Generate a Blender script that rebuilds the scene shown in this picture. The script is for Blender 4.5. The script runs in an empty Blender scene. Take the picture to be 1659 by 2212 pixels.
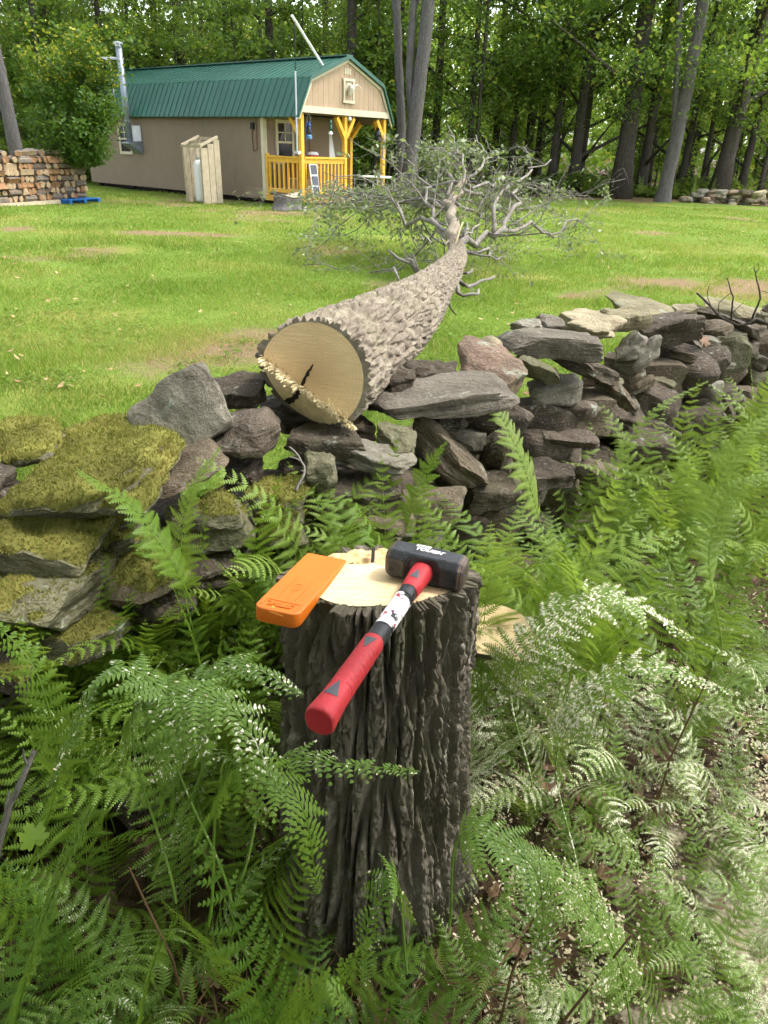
import bpy, bmesh, math, random
import numpy as np
from mathutils import Vector, Matrix
random.seed(7); RNG = np.random.default_rng(7)
SC = bpy.context.scene; COL = SC.collection
R = math.radians

# ------------------------------------------------------------------ camera, sky, sun, exposure
CAM_H, PITCH, ROLL, FPX = 1.5, R(27.1), R(1.9), 1534.0      # FPX: focal length for a picture 1659 wide
FW = np.array([0, math.cos(PITCH), -math.sin(PITCH)]); RT0 = np.array([1., 0, 0]); UP0 = np.cross(RT0, FW)
RT = RT0*math.cos(ROLL) + UP0*math.sin(ROLL); UP = np.cross(RT, FW); CP = np.array([0, 0, CAM_H])
cd = bpy.data.cameras.new('camera'); cam = bpy.data.objects.new('camera', cd); COL.objects.link(cam)
cd.sensor_fit = 'VERTICAL'; cd.sensor_height = 36; cd.lens = 36*FPX/2212; cd.clip_start = .02; cd.clip_end = 2000
cam.matrix_world = Matrix(((RT[0], UP[0], -FW[0], 0), (RT[1], UP[1], -FW[1], 0), (RT[2], UP[2], -FW[2], CAM_H), (0, 0, 0, 1)))
SC.camera = cam
SUN_EL, SUN_AZ = R(57), R(78)
w = bpy.data.worlds.new('World'); SC.world = w; w.use_nodes = True
wn = w.node_tree; sk = wn.nodes.new('ShaderNodeTexSky'); sk.sky_type = 'NISHITA'; sk.sun_disc = False
sk.sun_elevation = SUN_EL; sk.sun_rotation = SUN_AZ; sk.air_density = 1.2; sk.dust_density = 3.0; sk.ozone_density = 1.0
bw_ = wn.nodes.new('ShaderNodeRGBToBW'); hs_ = wn.nodes.new('ShaderNodeMix'); hs_.data_type = 'RGBA'; hs_.inputs[0].default_value = .72; wn.links.new(sk.outputs[0], bw_.inputs[0]); wn.links.new(sk.outputs[0], hs_.inputs[6]); wn.links.new(bw_.outputs[0], hs_.inputs[7]); wn.links.new(hs_.outputs[2], wn.nodes['Background'].inputs[0])   # thin white cloud greys the sky; wn.nodes['Background'].inputs[1].default_value = 0.05
sl = bpy.data.lights.new('sun', 'SUN'); so = bpy.data.objects.new('sun', sl); COL.objects.link(so)
sl.energy = 5.0; sl.angle = R(2.0); sl.color = (1, .95, .86)
SD = np.array([math.sin(SUN_AZ)*math.cos(SUN_EL), math.cos(SUN_AZ)*math.cos(SUN_EL), math.sin(SUN_EL)])
so.rotation_euler = Vector(SD).to_track_quat('Z', 'Y').to_euler()
vs = SC.view_settings; vs.view_transform = 'Standard'; vs.look = 'None'; vs.gamma = 1; vs.exposure = -0.62; vs.use_curve_mapping = False
SC.cycles.max_bounces = 4; SC.cycles.diffuse_bounces = 2; SC.cycles.glossy_bounces = 2; SC.cycles.transmission_bounces = 3; SC.cycles.transparent_max_bounces = 4
SC.cycles.use_adaptive_sampling = True; SC.cycles.adaptive_threshold = .07; SC.cycles.adaptive_min_samples = 12
SC.cycles.use_light_tree = False; SC.cycles.use_denoising = True; SC.cycles.sample_clamp_indirect = 8

# ------------------------------------------------------------------ helpers
def ray(x, y): return FW*FPX + RT*(x-829.5) - UP*(y-1106)
def at_z(x, y, z): d = ray(x, y); return CP + d*((z-CAM_H)/d[2])
def at_y(x, y, Y): d = ray(x, y); return CP + d*(Y/d[1])
def zdepth(P): return float((np.asarray(P)-CP) @ FW)
def unit(v): v = np.asarray(v, float); return v/max(np.linalg.norm(v), 1e-9)

def _h(ix, iy, iz, s):
    with np.errstate(over='ignore'):
        n = (ix.astype(np.int64)*73856093) ^ (iy.astype(np.int64)*19349663) ^ (iz.astype(np.int64)*83492791) ^ (s*2654435761)
        n = (n ^ (n >> 13))*1274126177; n = n ^ (n >> 16)
    return (n & 0xffffff)/float(0xffffff)
def vn(P, s=0):
    P = np.asarray(P, float); I = np.floor(P).astype(np.int64); f = P-I; f = f*f*(3-2*f)
    x, y, z = I.T; u, v, t = f.T
    def c(a, b, d): return _h(x+a, y+b, z+d, s)
    r = ((c(0,0,0)*(1-u)+c(1,0,0)*u)*(1-v)+(c(0,1,0)*(1-u)+c(1,1,0)*u)*v)*(1-t) + ((c(0,0,1)*(1-u)+c(1,0,1)*u)*(1-v)+(c(0,1,1)*(1-u)+c(1,1,1)*u)*v)*t
    return r*2-1
def fbm(P, o=4, s=0):
    P = np.asarray(P, float); a = 0; k = 1.
    for i in range(o): a = a + vn(P*2**i + 17.3*i, s+i)*k; k *= .5
    return a
def worley(P, s=0):
    P = np.asarray(P, float); I = np.floor(P).astype(np.int64)
    f1 = np.full(len(P), 9.); f2 = np.full(len(P), 9.); idv = np.zeros(len(P))
    for a in (-1, 0, 1):
        for b in (-1, 0, 1):
            for c in (-1, 0, 1):
                J = I + np.array([a, b, c]); x, y, z = J.T
                q = J + np.stack([_h(x, y, z, s+1), _h(x, y, z, s+2), _h(x, y, z, s+3)], 1)
                d = np.linalg.norm(P-q, axis=1); cl = d < f1
                f2 = np.where(cl, f1, np.minimum(f2, d)); idv = np.where(cl, _h(x, y, z, s+5), idv); f1 = np.where(cl, d, f1)
    return f1, f2, idv

def mk(name, V, Fs, mat=None, smooth=False, attr=None, mats=None, mi=None):
    me = bpy.data.meshes.new(name); V = np.asarray(V, np.float32)
    if isinstance(Fs, np.ndarray): Fs = [Fs]
    Fs = [np.asarray(f, np.int32) for f in Fs if len(f)]
    me.vertices.add(len(V)); me.vertices.foreach_set('co', V.ravel())
    lp = np.concatenate([f.ravel() for f in Fs]); me.loops.add(len(lp)); me.loops.foreach_set('vertex_index', lp)
    tot = np.concatenate([np.full(len(f), f.shape[1], np.int32) for f in Fs]); st = np.concatenate([[0], np.cumsum(tot)[:-1]]).astype(np.int32)
    me.polygons.add(len(tot)); me.polygons.foreach_set('loop_start', st)
    me.polygons.foreach_set('use_smooth', np.full(len(tot), bool(smooth)))
    for m in (mats or ([mat] if mat else [])): me.materials.append(m)
    if mi is not None: me.polygons.foreach_set('material_index', np.asarray(mi, np.int32))
    for k, a in (attr or {}).items():
        at = me.attributes.new(k, 'FLOAT', 'POINT'); at.data.foreach_set('value', np.asarray(a, np.float32))
    me.update(calc_edges=True)
    return me

def O(name, data=None, parent=None, label=None, cat=None, group=None, kind=None, loc=None, rot=None, scale=None, color=None):
    o = bpy.data.objects.new(name, data); COL.objects.link(o)
    if parent: o.parent = parent
    if loc is not None: o.location = tuple(float(a) for a in loc)
    if rot is not None: o.rotation_euler = rot
    if scale is not None: o.scale = (scale,)*3 if isinstance(scale, (int, float)) else scale
    if color is not None: o.color = (*color[:3], 1)
    if label: o['label'] = label
    if cat: o['category'] = cat
    if group: o['group'] = group
    if kind: o['kind'] = kind
    return o

class MB:                                   # gathers simple shapes for ONE mesh
    def __init__(s): s.V = []; s.F3 = []; s.F4 = []; s.n = 0
    def add(s, V, F):
        V = np.asarray(V, float); F = np.asarray(F, int)
        (s.F3 if F.shape[1] == 3 else s.F4).append(F+s.n); s.V.append(V); s.n += len(V)
    def box(s, c, d, M=None):
        q = np.array([(x, y, z) for x in (-.5, .5) for y in (-.5, .5) for z in (-.5, .5)])*np.asarray(d, float)
        if M is not None: q = q @ np.asarray(M).T
        s.add(q+np.asarray(c, float), [(0,1,3,2),(4,6,7,5),(0,4,5,1),(2,3,7,6),(0,2,6,4),(1,5,7,3)])
    def hexa(s, q): s.add(q, [(0,1,2,3),(7,6,5,4),(0,4,5,1),(1,5,6,2),(2,6,7,3),(3,7,4,0)])
    def beam(s, a, b, wd, ht, upv=(0, 0, 1)):
        a = np.asarray(a, float); b = np.asarray(b, float); t = unit(b-a); x = np.cross(t, upv)
        if np.linalg.norm(x) < 1e-3: x = np.cross(t, (1, 0, 0))
        x = unit(x)*wd/2; y = unit(np.cross(x, t))*ht/2
        s.hexa([a-x-y, a+x-y, a+x+y, a-x+y, b-x-y, b+x-y, b+x+y, b-x+y])
    def tube(s, pts, rad, n=8, caps=True):
        V, F = tube(pts, rad, n); s.add(V, F)
        if caps:
            st0 = s.n-len(V)
            for i0, rev in ((0, 1), (len(V)-n, 0)):
                base = st0+i0
                s.V.append(np.array([V[i0:i0+n].mean(0)])); s.n += 1
                k = np.arange(n); f = np.stack([base+k, base+(k+1) % n, np.full(n, s.n-1)], 1)
                s.F3.append(f[:, ::-1] if rev else f)
    def mesh(s, name, mat, smooth=False, attr=None):
        Fs = ([np.concatenate(s.F4)] if s.F4 else []) + ([np.concatenate(s.F3)] if s.F3 else [])
        return mk(name, np.concatenate(s.V), Fs, mat, smooth, attr)

def tube(pts, rad, n=8):
    pts = np.asarray(pts, float); m = len(pts); rad = np.broadcast_to(np.asarray(rad, float), (m,))
    T = np.gradient(pts, axis=0); T /= np.maximum(np.linalg.norm(T, axis=1), 1e-9)[:, None]
    a = np.array([0, 0, 1.]) if abs(T[0][2]) < .9 else np.array([1., 0, 0])
    x = unit(np.cross(T[0], a)); V = []
    k = np.arange(n)*2*math.pi/n; ck = np.cos(k)[:, None]; sk_ = np.sin(k)[:, None]
    for i in range(m):
        x = unit(x - T[i]*(x @ T[i])); y = np.cross(T[i], x)
        V.append(pts[i] + rad[i]*(ck*x + sk_*y))
    i = np.arange(m-1)[:, None]*n; j = np.arange(n)[None]; jn = (j+1) % n
    F = np.stack([i+j, i+jn, i+n+jn, i+n+j], -1).reshape(-1, 4)
    return np.concatenate(V), F
def smooth_path(P, m):
    P = np.asarray(P, float); t = np.concatenate([[0], np.cumsum(np.linalg.norm(np.diff(P, axis=0), axis=1))]); t /= t[-1]
    u = np.linspace(0, 1, m)
    if len(P) == 2: return P[0] + (P[1]-P[0])*u[:, None]
    D = np.gradient(P, t, axis=0); k = np.clip(np.searchsorted(t, u, side='right')-1, 0, len(P)-2)
    h = (t[k+1]-t[k])[:, None]; s = ((u-t[k])[:, None])/h
    return (2*s**3-3*s**2+1)*P[k] + (s**3-2*s**2+s)*h*D[k] + (-2*s**3+3*s**2)*P[k+1] + (s**3-s**2)*h*D[k+1]

# ------------------------------------------------------------------ materials
class NT:
    def __init__(s, name):
        s.m = bpy.data.materials.new(name); s.m.use_nodes = True; s.t = s.m.node_tree; s.t.nodes.clear()
        s.out = s.t.nodes.new('ShaderNodeOutputMaterial')
    def n(s, typ, ins=None, **kw):
        nd = s.t.nodes.new('ShaderNode'+typ)
        for k, v in kw.items(): setattr(nd, k, v)
        for k, v in (ins or {}).items(): s.set(nd.inputs[k], v)
        return nd
    def set(s, sock, v):
        if isinstance(v, bpy.types.NodeSocket): s.t.links.new(v, sock)
        elif isinstance(v, bpy.types.Node): s.t.links.new(v.outputs[0], sock)
        elif isinstance(v, (tuple, list)) and len(v) == 3 and sock.type == 'RGBA': sock.default_value = (*v, 1)
        else: sock.default_value = v
    def obj(s): return s.n('TexCoord').outputs['Object']
    def scaled(s, v, sc): return s.n('Mapping', {'Vector': v, 'Scale': sc}).outputs[0]
    def noise(s, v, scale, det=4, rough=.55, dist=0): return s.n('TexNoise', {'Vector': v, 'Scale': scale, 'Detail': det, 'Roughness': rough, 'Distortion': dist}).outputs[0]
    def vor(s, v, scale, feat='F1'): return s.n('TexVoronoi', {'Vector': v, 'Scale': scale}, feature=feat)
    def ramp(s, f, stops):
        nd = s.n('ValToRGB', {'Fac': f}); e = nd.color_ramp.elements
        while len(e) < len(stops): e.new(.5)
        for i, (p, c) in enumerate(stops):
            e[i].position = p; e[i].color = (*(c if isinstance(c, (tuple, list)) else (c, c, c)), 1)
        return nd.outputs[0]
    def mix(s, f, a, b, typ='MIX'):
        nd = s.n('Mix', data_type='RGBA', blend_type=typ); s.set(nd.inputs[0], f); s.set(nd.inputs[6], a); s.set(nd.inputs[7], b); return nd.outputs[2]
    def math(s, op, a, b=0., clamp=False):
        nd = s.n('Math', operation=op, use_clamp=clamp); s.set(nd.inputs[0], a); s.set(nd.inputs[1], b); return nd.outputs[0]
    def attr(s, name): return s.n('Attribute', attribute_name=name).outputs['Fac']
    def bump(s, h, strength=.4, dist=.01): return s.n('Bump', {'Height': h, 'Strength': strength, 'Distance': dist}).outputs[0]
    def pbsdf(s, col, rough=.6, spec=.4, normal=None, metal=0., **kw):
        nd = s.n('BsdfPrincipled', {'Base Color': col, 'Roughness': rough, 'Specular IOR Level': spec, 'Metallic': metal})
        if normal is not None: s.set(nd.inputs['Normal'], normal)
        for k, v in kw.items(): s.set(nd.inputs[k.replace('_', ' ')], v)
        return nd.outputs[0]
    def done(s, sh): s.t.links.new(sh, s.out.inputs[0]); return s.m

def plain(name, col, rough=.6, spec=.4, var=.12, scale=12, bump=.15, metal=0.):
    N = NT(name); o = N.obj(); f = N.noise(o, scale, 5)
    c = N.mix(N.ramp(f, [(.3, 0), (.7, 1)]), tuple(a*(1-var) for a in col), tuple(min(1, a*(1+var)) for a in col))
    return N.done(N.pbsdf(c, rough, spec, N.bump(N.noise(o, scale*8, 3), bump, .004), metal))

def leafmat(name, dark, light, trans=.35, rough=.5, spec=.3, yellow=None, dust=None):
    N = NT(name); t = N.attr('tint'); rnd = N.n('ObjectInfo').outputs['Random']
    f = N.math('ADD', N.math('MULTIPLY', t, .75), N.math('MULTIPLY', rnd, .25))
    c = N.mix(f, dark, light)
    if yellow: c = N.mix(N.ramp(N.math('ADD', t, N.math('MULTIPLY', rnd, .08)), [(.93, 0), (1., 1)]), c, yellow)
    tc = N.mix(.55, c, N.mix(.5, c, (.55, .75, .05)), 'MIX')
    bs = N.pbsdf(c, rough, spec)
    sh = N.n('MixShader', {0: trans, 1: bs, 2: N.n('BsdfTranslucent', {'Color': tc}).outputs[0]}).outputs[0]
    if dust is not None:
        o = N.obj(); a, b, sc = dust
        g = N.noise(o, sc, 2, .6); g2 = N.noise(o, 9, 2)
        k = N.ramp(N.math('ADD', g, N.math('MULTIPLY', N.math('SUBTRACT', g2, .5), .5)), [(a, 0), (b, 1)])
        col = N.mix(N.noise(o, 260, 1), (.62, .57, .40), (.86, .84, .70))
        sh = N.n('MixShader', {0: k, 1: sh, 2: N.pbsdf(col, .95, .1)}).outputs[0]
    return N.done(sh)

M = {}
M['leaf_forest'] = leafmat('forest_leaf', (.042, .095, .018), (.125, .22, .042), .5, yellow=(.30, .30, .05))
M['leaf_sunlit'] = leafmat('sunlit_leaf', (.13, .24, .035), (.29, .42, .07), .5, yellow=(.42, .38, .07))  # paler leaf copy, sunlight of the right-hand and far woods in its colour
M['leaf_bush'] = leafmat('bush_leaf', (.03, .08, .015), (.10, .19, .025), .35, yellow=(.38, .36, .04))
M['leaf_felled'] = leafmat('felled_leaf', (.085, .115, .055), (.20, .24, .125), .3, yellow=(.38, .42, .26))
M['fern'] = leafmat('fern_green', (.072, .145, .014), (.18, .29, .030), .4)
M['fern_shade'] = leafmat('fern_shade', (.034, .085, .009), (.095, .185, .018), .4)  # fern green darkened to carry the shade of the lower left
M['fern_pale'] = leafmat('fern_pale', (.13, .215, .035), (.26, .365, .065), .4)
M['fern_dust'] = leafmat('fern_dusted', (.08, .155, .02), (.175, .285, .045), .32, dust=(.62, .70, 170))
M['fern_white'] = leafmat('fern_white', (.105, .185, .03), (.20, .31, .06), .27, dust=(.50, .60, 140))
M['grass'] = leafmat('grass_blade', (.08, .155, .02), (.22, .33, .045), .4, .55, .25, yellow=(.42, .34, .13))
M['moss'] = leafmat('moss_tuft', (.10, .095, .028), (.37, .36, .095), .25, .9, .1, yellow=(.24, .16, .055))
M['deadstem'] = leafmat('dead_stem', (.10, .055, .03), (.24, .15, .08), .05, .8, .1)
M['litter'] = leafmat('litter_leaf', (.07, .045, .03), (.24, .15, .09), .1, .7, .2)
M['lawnleaf'] = leafmat('lawn_leaf', (.30, .16, .08), (.50, .42, .22), .15, .7, .2)
M['chips'] = leafmat('wood_chip', (.50, .40, .24), (.82, .76, .58), .1, .9, .1)

def stone_mat():
    N = NT('stone'); o = N.obj(); inf = N.n('ObjectInfo'); base = inf.outputs['Color']
    rv = N.n('VectorMath', {0: o, 1: inf.outputs['Random']}, operation='ADD').outputs[0]
    f = N.noise(rv, 7, 6, .6); c = N.mix(N.ramp(f, [(.3, 0), (.7, 1)]), N.mix(1., base, (.60, .58, .55), 'MULTIPLY'), N.mix(1., base, (1.22, 1.2, 1.16), 'MULTIPLY'))
    st = N.noise(N.scaled(rv, (3, 3, 40)), 3, 4); c = N.mix(N.math('MULTIPLY', N.ramp(st, [(.45, 0), (.65, 1)]), .22), c, N.mix(1., base, (1.3, 1.27, 1.22), 'MULTIPLY'))
    c = N.mix(N.math('MULTIPLY', N.ramp(N.noise(rv, 90, 3), [(.58, 0), (.72, 1)]), .5), c, (.34, .32, .29))
    li = N.math('MULTIPLY', N.ramp(N.noise(rv, 9, 5, .7), [(.62, 0), (.66, 1)]), .75); c = N.mix(li, c, (.31, .34, .27))
    gr = N.math('MULTIPLY', N.ramp(N.noise(rv, 3.2, 5, .65), [(.55, 0), (.75, 1)]), .55); c = N.mix(gr, c, (.10, .115, .04))
    h = N.math('ADD', N.math('MULTIPLY', N.noise(rv, 45, 6, .65), .8), N.math('MULTIPLY', st, .5))
    return N.done(N.pbsdf(c, .9, .2, N.bump(h, 1., .02)))
M['stone'] = stone_mat()
def bark_mat(name, a, b, c3, sc, moss=None):
    N = NT(name); o = N.obj(); s = N.scaled(o, sc)
    f = N.noise(s, 9, 6, .65); c = N.mix(N.ramp(f, [(.3, 0), (.72, 1)]), a, b)
    c = N.mix(N.math('MULTIPLY', N.ramp(N.noise(o, 30, 4, .7), [(.55, 0), (.7, 1)]), .8), c, c3)
    if moss: c = N.mix(N.math('MULTIPLY', N.ramp(N.noise(o, 6, 4, .7), [(.5, 0), (.68, 1)]), .5), c, moss)
    return N.done(N.pbsdf(c, .95, .12, N.bump(N.noise(s, 60, 5, .7), .8, .006)))
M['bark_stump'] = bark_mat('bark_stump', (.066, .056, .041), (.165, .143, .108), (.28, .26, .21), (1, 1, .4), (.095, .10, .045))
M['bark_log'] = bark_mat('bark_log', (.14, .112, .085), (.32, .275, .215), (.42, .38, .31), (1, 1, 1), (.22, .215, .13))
M['bark_limb'] = bark_mat('bark_limb', (.13, .115, .10), (.29, .265, .235), (.40, .38, .345), (1, 1, 1))
M['bark_grey'] = bark_mat('bark_grey', (.075, .068, .066), (.17, .155, .15), (.24, .23, .225), (3, 3, .6))
M['bark_dark'] = bark_mat('bark_dark', (.045, .038, .032), (.10, .088, .075), (.15, .14, .12), (3, 3, .6))
M['bark_sap'] = bark_mat('bark_sapling', (.11, .10, .085), (.20, .19, .16), (.26, .25, .22), (3, 3, 1))

def wood_face(name, light, ring, mid=None, grain=55, speck=True):
    N = NT(name); o = N.obj()                       # local: face in XY, pith at the origin
    d = N.n('VectorMath', {0: N.n('VectorMath', {0: o, 1: N.n('TexNoise', {'Vector': o, 'Scale': 6., 'Detail': 2.}).outputs[1]}, operation='MULTIPLY_ADD').outputs[0]}, operation='LENGTH') if False else None
    sep = N.n('SeparateXYZ', {0: o}); xy = N.n('CombineXYZ', {0: sep.outputs[0], 1: sep.outputs[1]}).outputs[0]
    L = N.n('VectorMath', {0: xy}, operation='LENGTH').outputs['Value']
    L2 = N.math('ADD', L, N.math('MULTIPLY', N.noise(o, 7, 4), .05))
    rg = N.math('SINE', N.math('MULTIPLY', L2, grain*12.))
    c = N.mix(N.math('MULTIPLY', N.math('ADD', N.math('MULTIPLY', rg, .5), .5), .22), light, ring)
    if mid: c = N.mix(N.math('MULTIPLY', N.ramp(L2, [(.02, 1), (.13, 0)]), .8), c, mid)
    saw = N.noise(N.scaled(o, (6, 60, 1)), 3, 4); c = N.mix(N.math('MULTIPLY', N.ramp(saw, [(.4, 0), (.7, 1)]), .55), c, ring)
    c = N.mix(N.math('MULTIPLY', N.ramp(N.noise(o, 14, 4), [(.4, 0), (.75, 1)]), .45), c, ring)
    c = N.mix(N.math('MULTIPLY', N.math('MULTIPLY', N.ramp(N.vor(o, 95).outputs[0], [(.08, 1), (.16, 0)]), N.ramp(N.noise(o, 16, 2), [(.48, 0), (.6, 1)])), .75), c, (.13, .09, .06))
    return N.done(N.pbsdf(c, .75, .2, N.bump(saw, .35, .004)))
M['wood_stump'] = wood_face('wood_stump', (.80, .64, .40), (.62, .42, .20))
M['wood_log'] = wood_face('wood_log', (.88, .67, .40), (.66, .45, .22), (.42, .25, .12))
M['wood_notch'] = plain('wood_notch', (.84, .66, .36), .8, .2, .2, 25, .5)
M['wood_rough'] = plain('wood_rough', (.74, .52, .27), .9, .1, .28, 60, .8)
M['splinter'] = plain('splinter', (.80, .66, .40), .7, .2, .15, 40, .2)
M['heart'] = plain('heart_rot', (.035, .028, .022), .9, .1, .4, 40, .4)
M['orange'] = plain('orange_plastic', (.62, .145, .008), .42, .45, .05, 30, .08)
M['orange_lt'] = plain('orange_scuff', (.80, .33, .06), .6, .3, .1, 60, .2)
M['red'] = plain('red_rubber', (.40, .022, .028), .55, .35, .14, 25, .25)
M['black_rub'] = plain('black_rubber', (.018, .018, .02), .45, .4, .2, 30, .15)
M['grey_rub'] = plain('grey_rubber', (.075, .078, .085), .6, .3, .1, 30, .15)
def steel():
    N = NT('black_steel'); o = N.obj()
    c = N.mix(N.ramp(N.noise(o, 30, 5), [(.35, 0), (.75, 1)]), (.012, .013, .015), (.035, .037, .042))
    sp = N.ramp(N.vor(o, 420).outputs[0], [(.10, 1), (.2, 0)]); pt = N.ramp(N.noise(o, 38, 3), [(.46, 0), (.62, 1)])
    c = N.mix(N.math('MULTIPLY', N.math('MULTIPLY', sp, pt), .8), c, (.50, .46, .38))
    return N.done(N.pbsdf(c, .38, .5, N.bump(N.noise(o, 160, 5), .5, .002)))
M['steel'] = steel(); M['steel_worn'] = plain('worn_steel', (.13, .085, .06), .6, .4, .4, 60, .4, .3)
def sticker():
    N = NT('torn_sticker'); o = N.obj()
    c = N.mix(N.ramp(N.noise(o, 70, 4), [(.60, 0), (.62, 1)]), (.80, .78, .76), (.35, .03, .05))
    c = N.mix(N.ramp(N.noise(N.scaled(o, (1, .5, 1)), 110, 3), [(.63, 0), (.65, 1)]), c, (.03, .03, .03))
    return N.done(N.pbsdf(c, .6, .3))
M['sticker'] = sticker(); M['ink'] = plain('white_ink', (.78, .78, .78), .6, .3, .05)
M['tan'] = plain('tan_paint', (.255, .198, .147), .8, .2, .05, 3, .1); M['tan_gable_lit'] = plain('tan_paint_gable_lit', (.40, .295, .20), .8, .2, .06, 3, .1)  # gable copy of the tan paint, made paler for the sun on it
M['cream'] = plain('cream_trim', (.60, .54, .40), .7, .3, .06, 5, .1); M['amber'] = plain('amber_stain', (.78, .43, .05), .6, .35, .12, 6, .2)
M['dark'] = plain('dark_underside', (.03, .026, .022), .9, .1); M['brownwood'] = plain('brown_wood', (.20, .085, .04), .7, .3, .2, 6, .2)
M['board'] = plain('weathered_board', (.46, .39, .28), .85, .2, .14, 8, .25)
M['deck'] = plain('deck_board', (.38, .19, .04), .8, .2, .15, 6, .2)
M['roof'] = plain('green_metal', (.014, .092, .064), .42, .7, .12, 1.2, .03)
M['pipe'] = plain('galvanised_pipe', (.27, .31, .36), .45, .5, .15, 6, .05, .5); M['alu'] = plain('aluminium', (.55, .57, .6), .4, .5, .1, 6, .05, .6)
M['white'] = plain('white_plastic', (.80, .80, .80), .5, .4, .04); M['blue'] = plain('blue_enamel', (.02, .07, .25), .35, .5, .1)
M['ltblue'] = plain('light_blue', (.08, .25, .55), .45, .5, .1); M['redcool'] = plain('red_plastic', (.50, .035, .02), .45, .4, .1)
M['panel'] = plain('solar_cell', (.012, .018, .04), .2, .6, .1); M['bone'] = plain('bone', (.62, .58, .5), .7, .3, .15); M['palblue'] = plain('pallet_blue', (.02, .13, .38), .7, .3, .2, 8, .2)
M['black'] = plain('black_plastic', (.015, .015, .016), .5, .4)
def glassm():
    N = NT('window_glass'); return N.done(N.pbsdf((.02, .024, .03), .06, .6))
M['glass'] = glassm()
M['split'] = plain('split_wood', (.27, .15, .08), .85, .2, .35, 9, .4); M['split_lt'] = plain('split_wood_pale', (.36, .26, .165), .85, .2, .2, 9, .4)
M['firebark'] = plain('firewood_bark', (.16, .14, .125), .9, .1, .4, 14, .6)

def lawn_mat():
    N = NT('lawn'); o = N.obj()
    a = N.noise(o, .55, 5, .6); b = N.noise(o, 14, 5, .7); g = N.noise(N.scaled(o, (1, .35, 1)), 60, 4, .7)
    c = N.mix(N.ramp(b, [(.3, 0), (.7, 1)]), (.07, .13, .02), (.17, .255, .038))
    c = N.mix(N.ramp(g, [(.4, 0), (.75, 1)]), c, (.20, .285, .045))
    c = N.mix(N.math('MULTIPLY', N.ramp(a, [(.52, 0), (.68, 1)]), .75), c, (.29, .26, .07))
    dirt = N.ramp(N.math('ADD', N.math('MULTIPLY', N.attr('bare'), .55), N.math('MULTIPLY', N.noise(o, 5, 5, .7), .5)), [(.42, 0), (.62, 1)])
    c = N.mix(dirt, c, N.mix(b, (.17, .12, .065), (.30, .22, .12)))
    return N.done(N.pbsdf(c, .95, .1, N.bump(N.math('ADD', b, g), .9, .03)))
M['lawn'] = lawn_mat()
def ground_mat():
    N = NT('forest_floor'); o = N.obj(); b = N.noise(o, 18, 6, .7); v = N.vor(o, 22); 
    c = N.mix(N.ramp(b, [(.3, 0), (.75, 1)]), (.028, .020, .013), (.105, .072, .045))
    c = N.mix(N.math('MULTIPLY', v.outputs[1], .35), c, (.13, .085, .05))
    dust = N.ramp(N.math('ADD', N.math('MULTIPLY', N.attr('dust'), .42), N.math('MULTIPLY', N.noise(o, 7, 6, .75), .75)), [(.72, 0), (.88, 1)])
    c = N.mix(dust, c, N.mix(N.noise(o, 260, 2), (.52, .42, .27), (.80, .73, .56)))
    return N.done(N.pbsdf(c, .95, .1, N.bump(N.math('ADD', b, v.outputs[0]), 1., .03)))
M['ground'] = ground_mat()

# ------------------------------------------------------------------ ground and lawn
def gz(x, y): return .05*fbm(np.stack([np.asarray(x)*.9, np.asarray(y)*.9, np.zeros_like(np.asarray(x, float))], -1).reshape(-1, 3), 2, 3).reshape(np.shape(x))
def wall_y(x): return np.where(np.asarray(x) > .1, 1.95+.11*.75+1.05*(np.asarray(x)-.1), 1.95+.75*np.asarray(x))
def dustf(x, y): return np.clip((x*.95+.22-(y-1.0)*.18)/.55, 0, 1)*np.clip((2.5-y)/.9, 0, 1)*np.clip((3-x)/1., 0, 1)*.72 + .5*np.exp(-(((x-.62)/.22)**2+((y-.66)/.14)**2)) + .35*np.exp(-(((x-.85)/.2)**2+((y-1.0)/.2)**2))
def sheet(xs, ys, zf):
    X, Y = np.meshgrid(xs, ys); V = np.stack([X, Y, zf(X, Y)], -1).reshape(-1, 3)
    nx = len(xs); i = np.arange(len(ys)-1)[:, None]*nx; j = np.arange(nx-1)[None]
    return V, np.stack([i+j, i+j+1, i+j+nx+1, i+j+nx], -1).reshape(-1, 4)
gx = np.concatenate([[-600, -200, -80, -30, -12], np.linspace(-5, 5, 140), [12, 30, 80, 200, 600]])
gy = np.concatenate([[-600, -200, -60, -15], np.linspace(-3, 6, 130), [10, 20, 40, 80, 200, 600]])
V, F = sheet(gx, gy, lambda x, y: np.where((np.abs(x) < 5) & (np.abs(y-1.5) < 4.5), gz(x, y), 0)*.9 - .06*np.clip((y-wall_y(x))/.5, 0, 1))
O('ground', mk('ground', V, F, M['ground'], True, {'dust': dustf(V[:, 0], V[:, 1])}), kind='structure', label='brown forest floor under the ferns with spilled pale sawdust', cat='ground')
def bare(x, y):
    b = np.exp(-(((x+1.0)/.8)**2+((y-6.0)/.7)**2))*.9 + np.exp(-(((x+1.7)/.6)**2+((y-5.2)/.5)**2))*.5 + np.exp(-(((x+3.6)/1.6)**2+((y-13.6)/.6)**2))*.6 + np.exp(-(((x-4.9)/1.3)**2+((y-9.4)/.8)**2))*1.25 + np.exp(-(((x+1.9)/1.0)**2+((y-3.9)/.8)**2))*.2
    b += .8*np.clip(fbm(np.stack([np.ravel(x)*.9, np.ravel(y)*.9, 0*np.ravel(x)], 1), 3, 61).reshape(np.shape(x))-.15, 0, 1)
    b += np.exp(-(((x+3)/1.6)**2+((y-18.6)/.9)**2))*.8 + np.exp(-(((x+7)/2.2)**2+((y-21)/.8)**2))*.6 + .8*np.clip((y-29.5+.12*x)/1.2, 0, 1)
    return b
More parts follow.
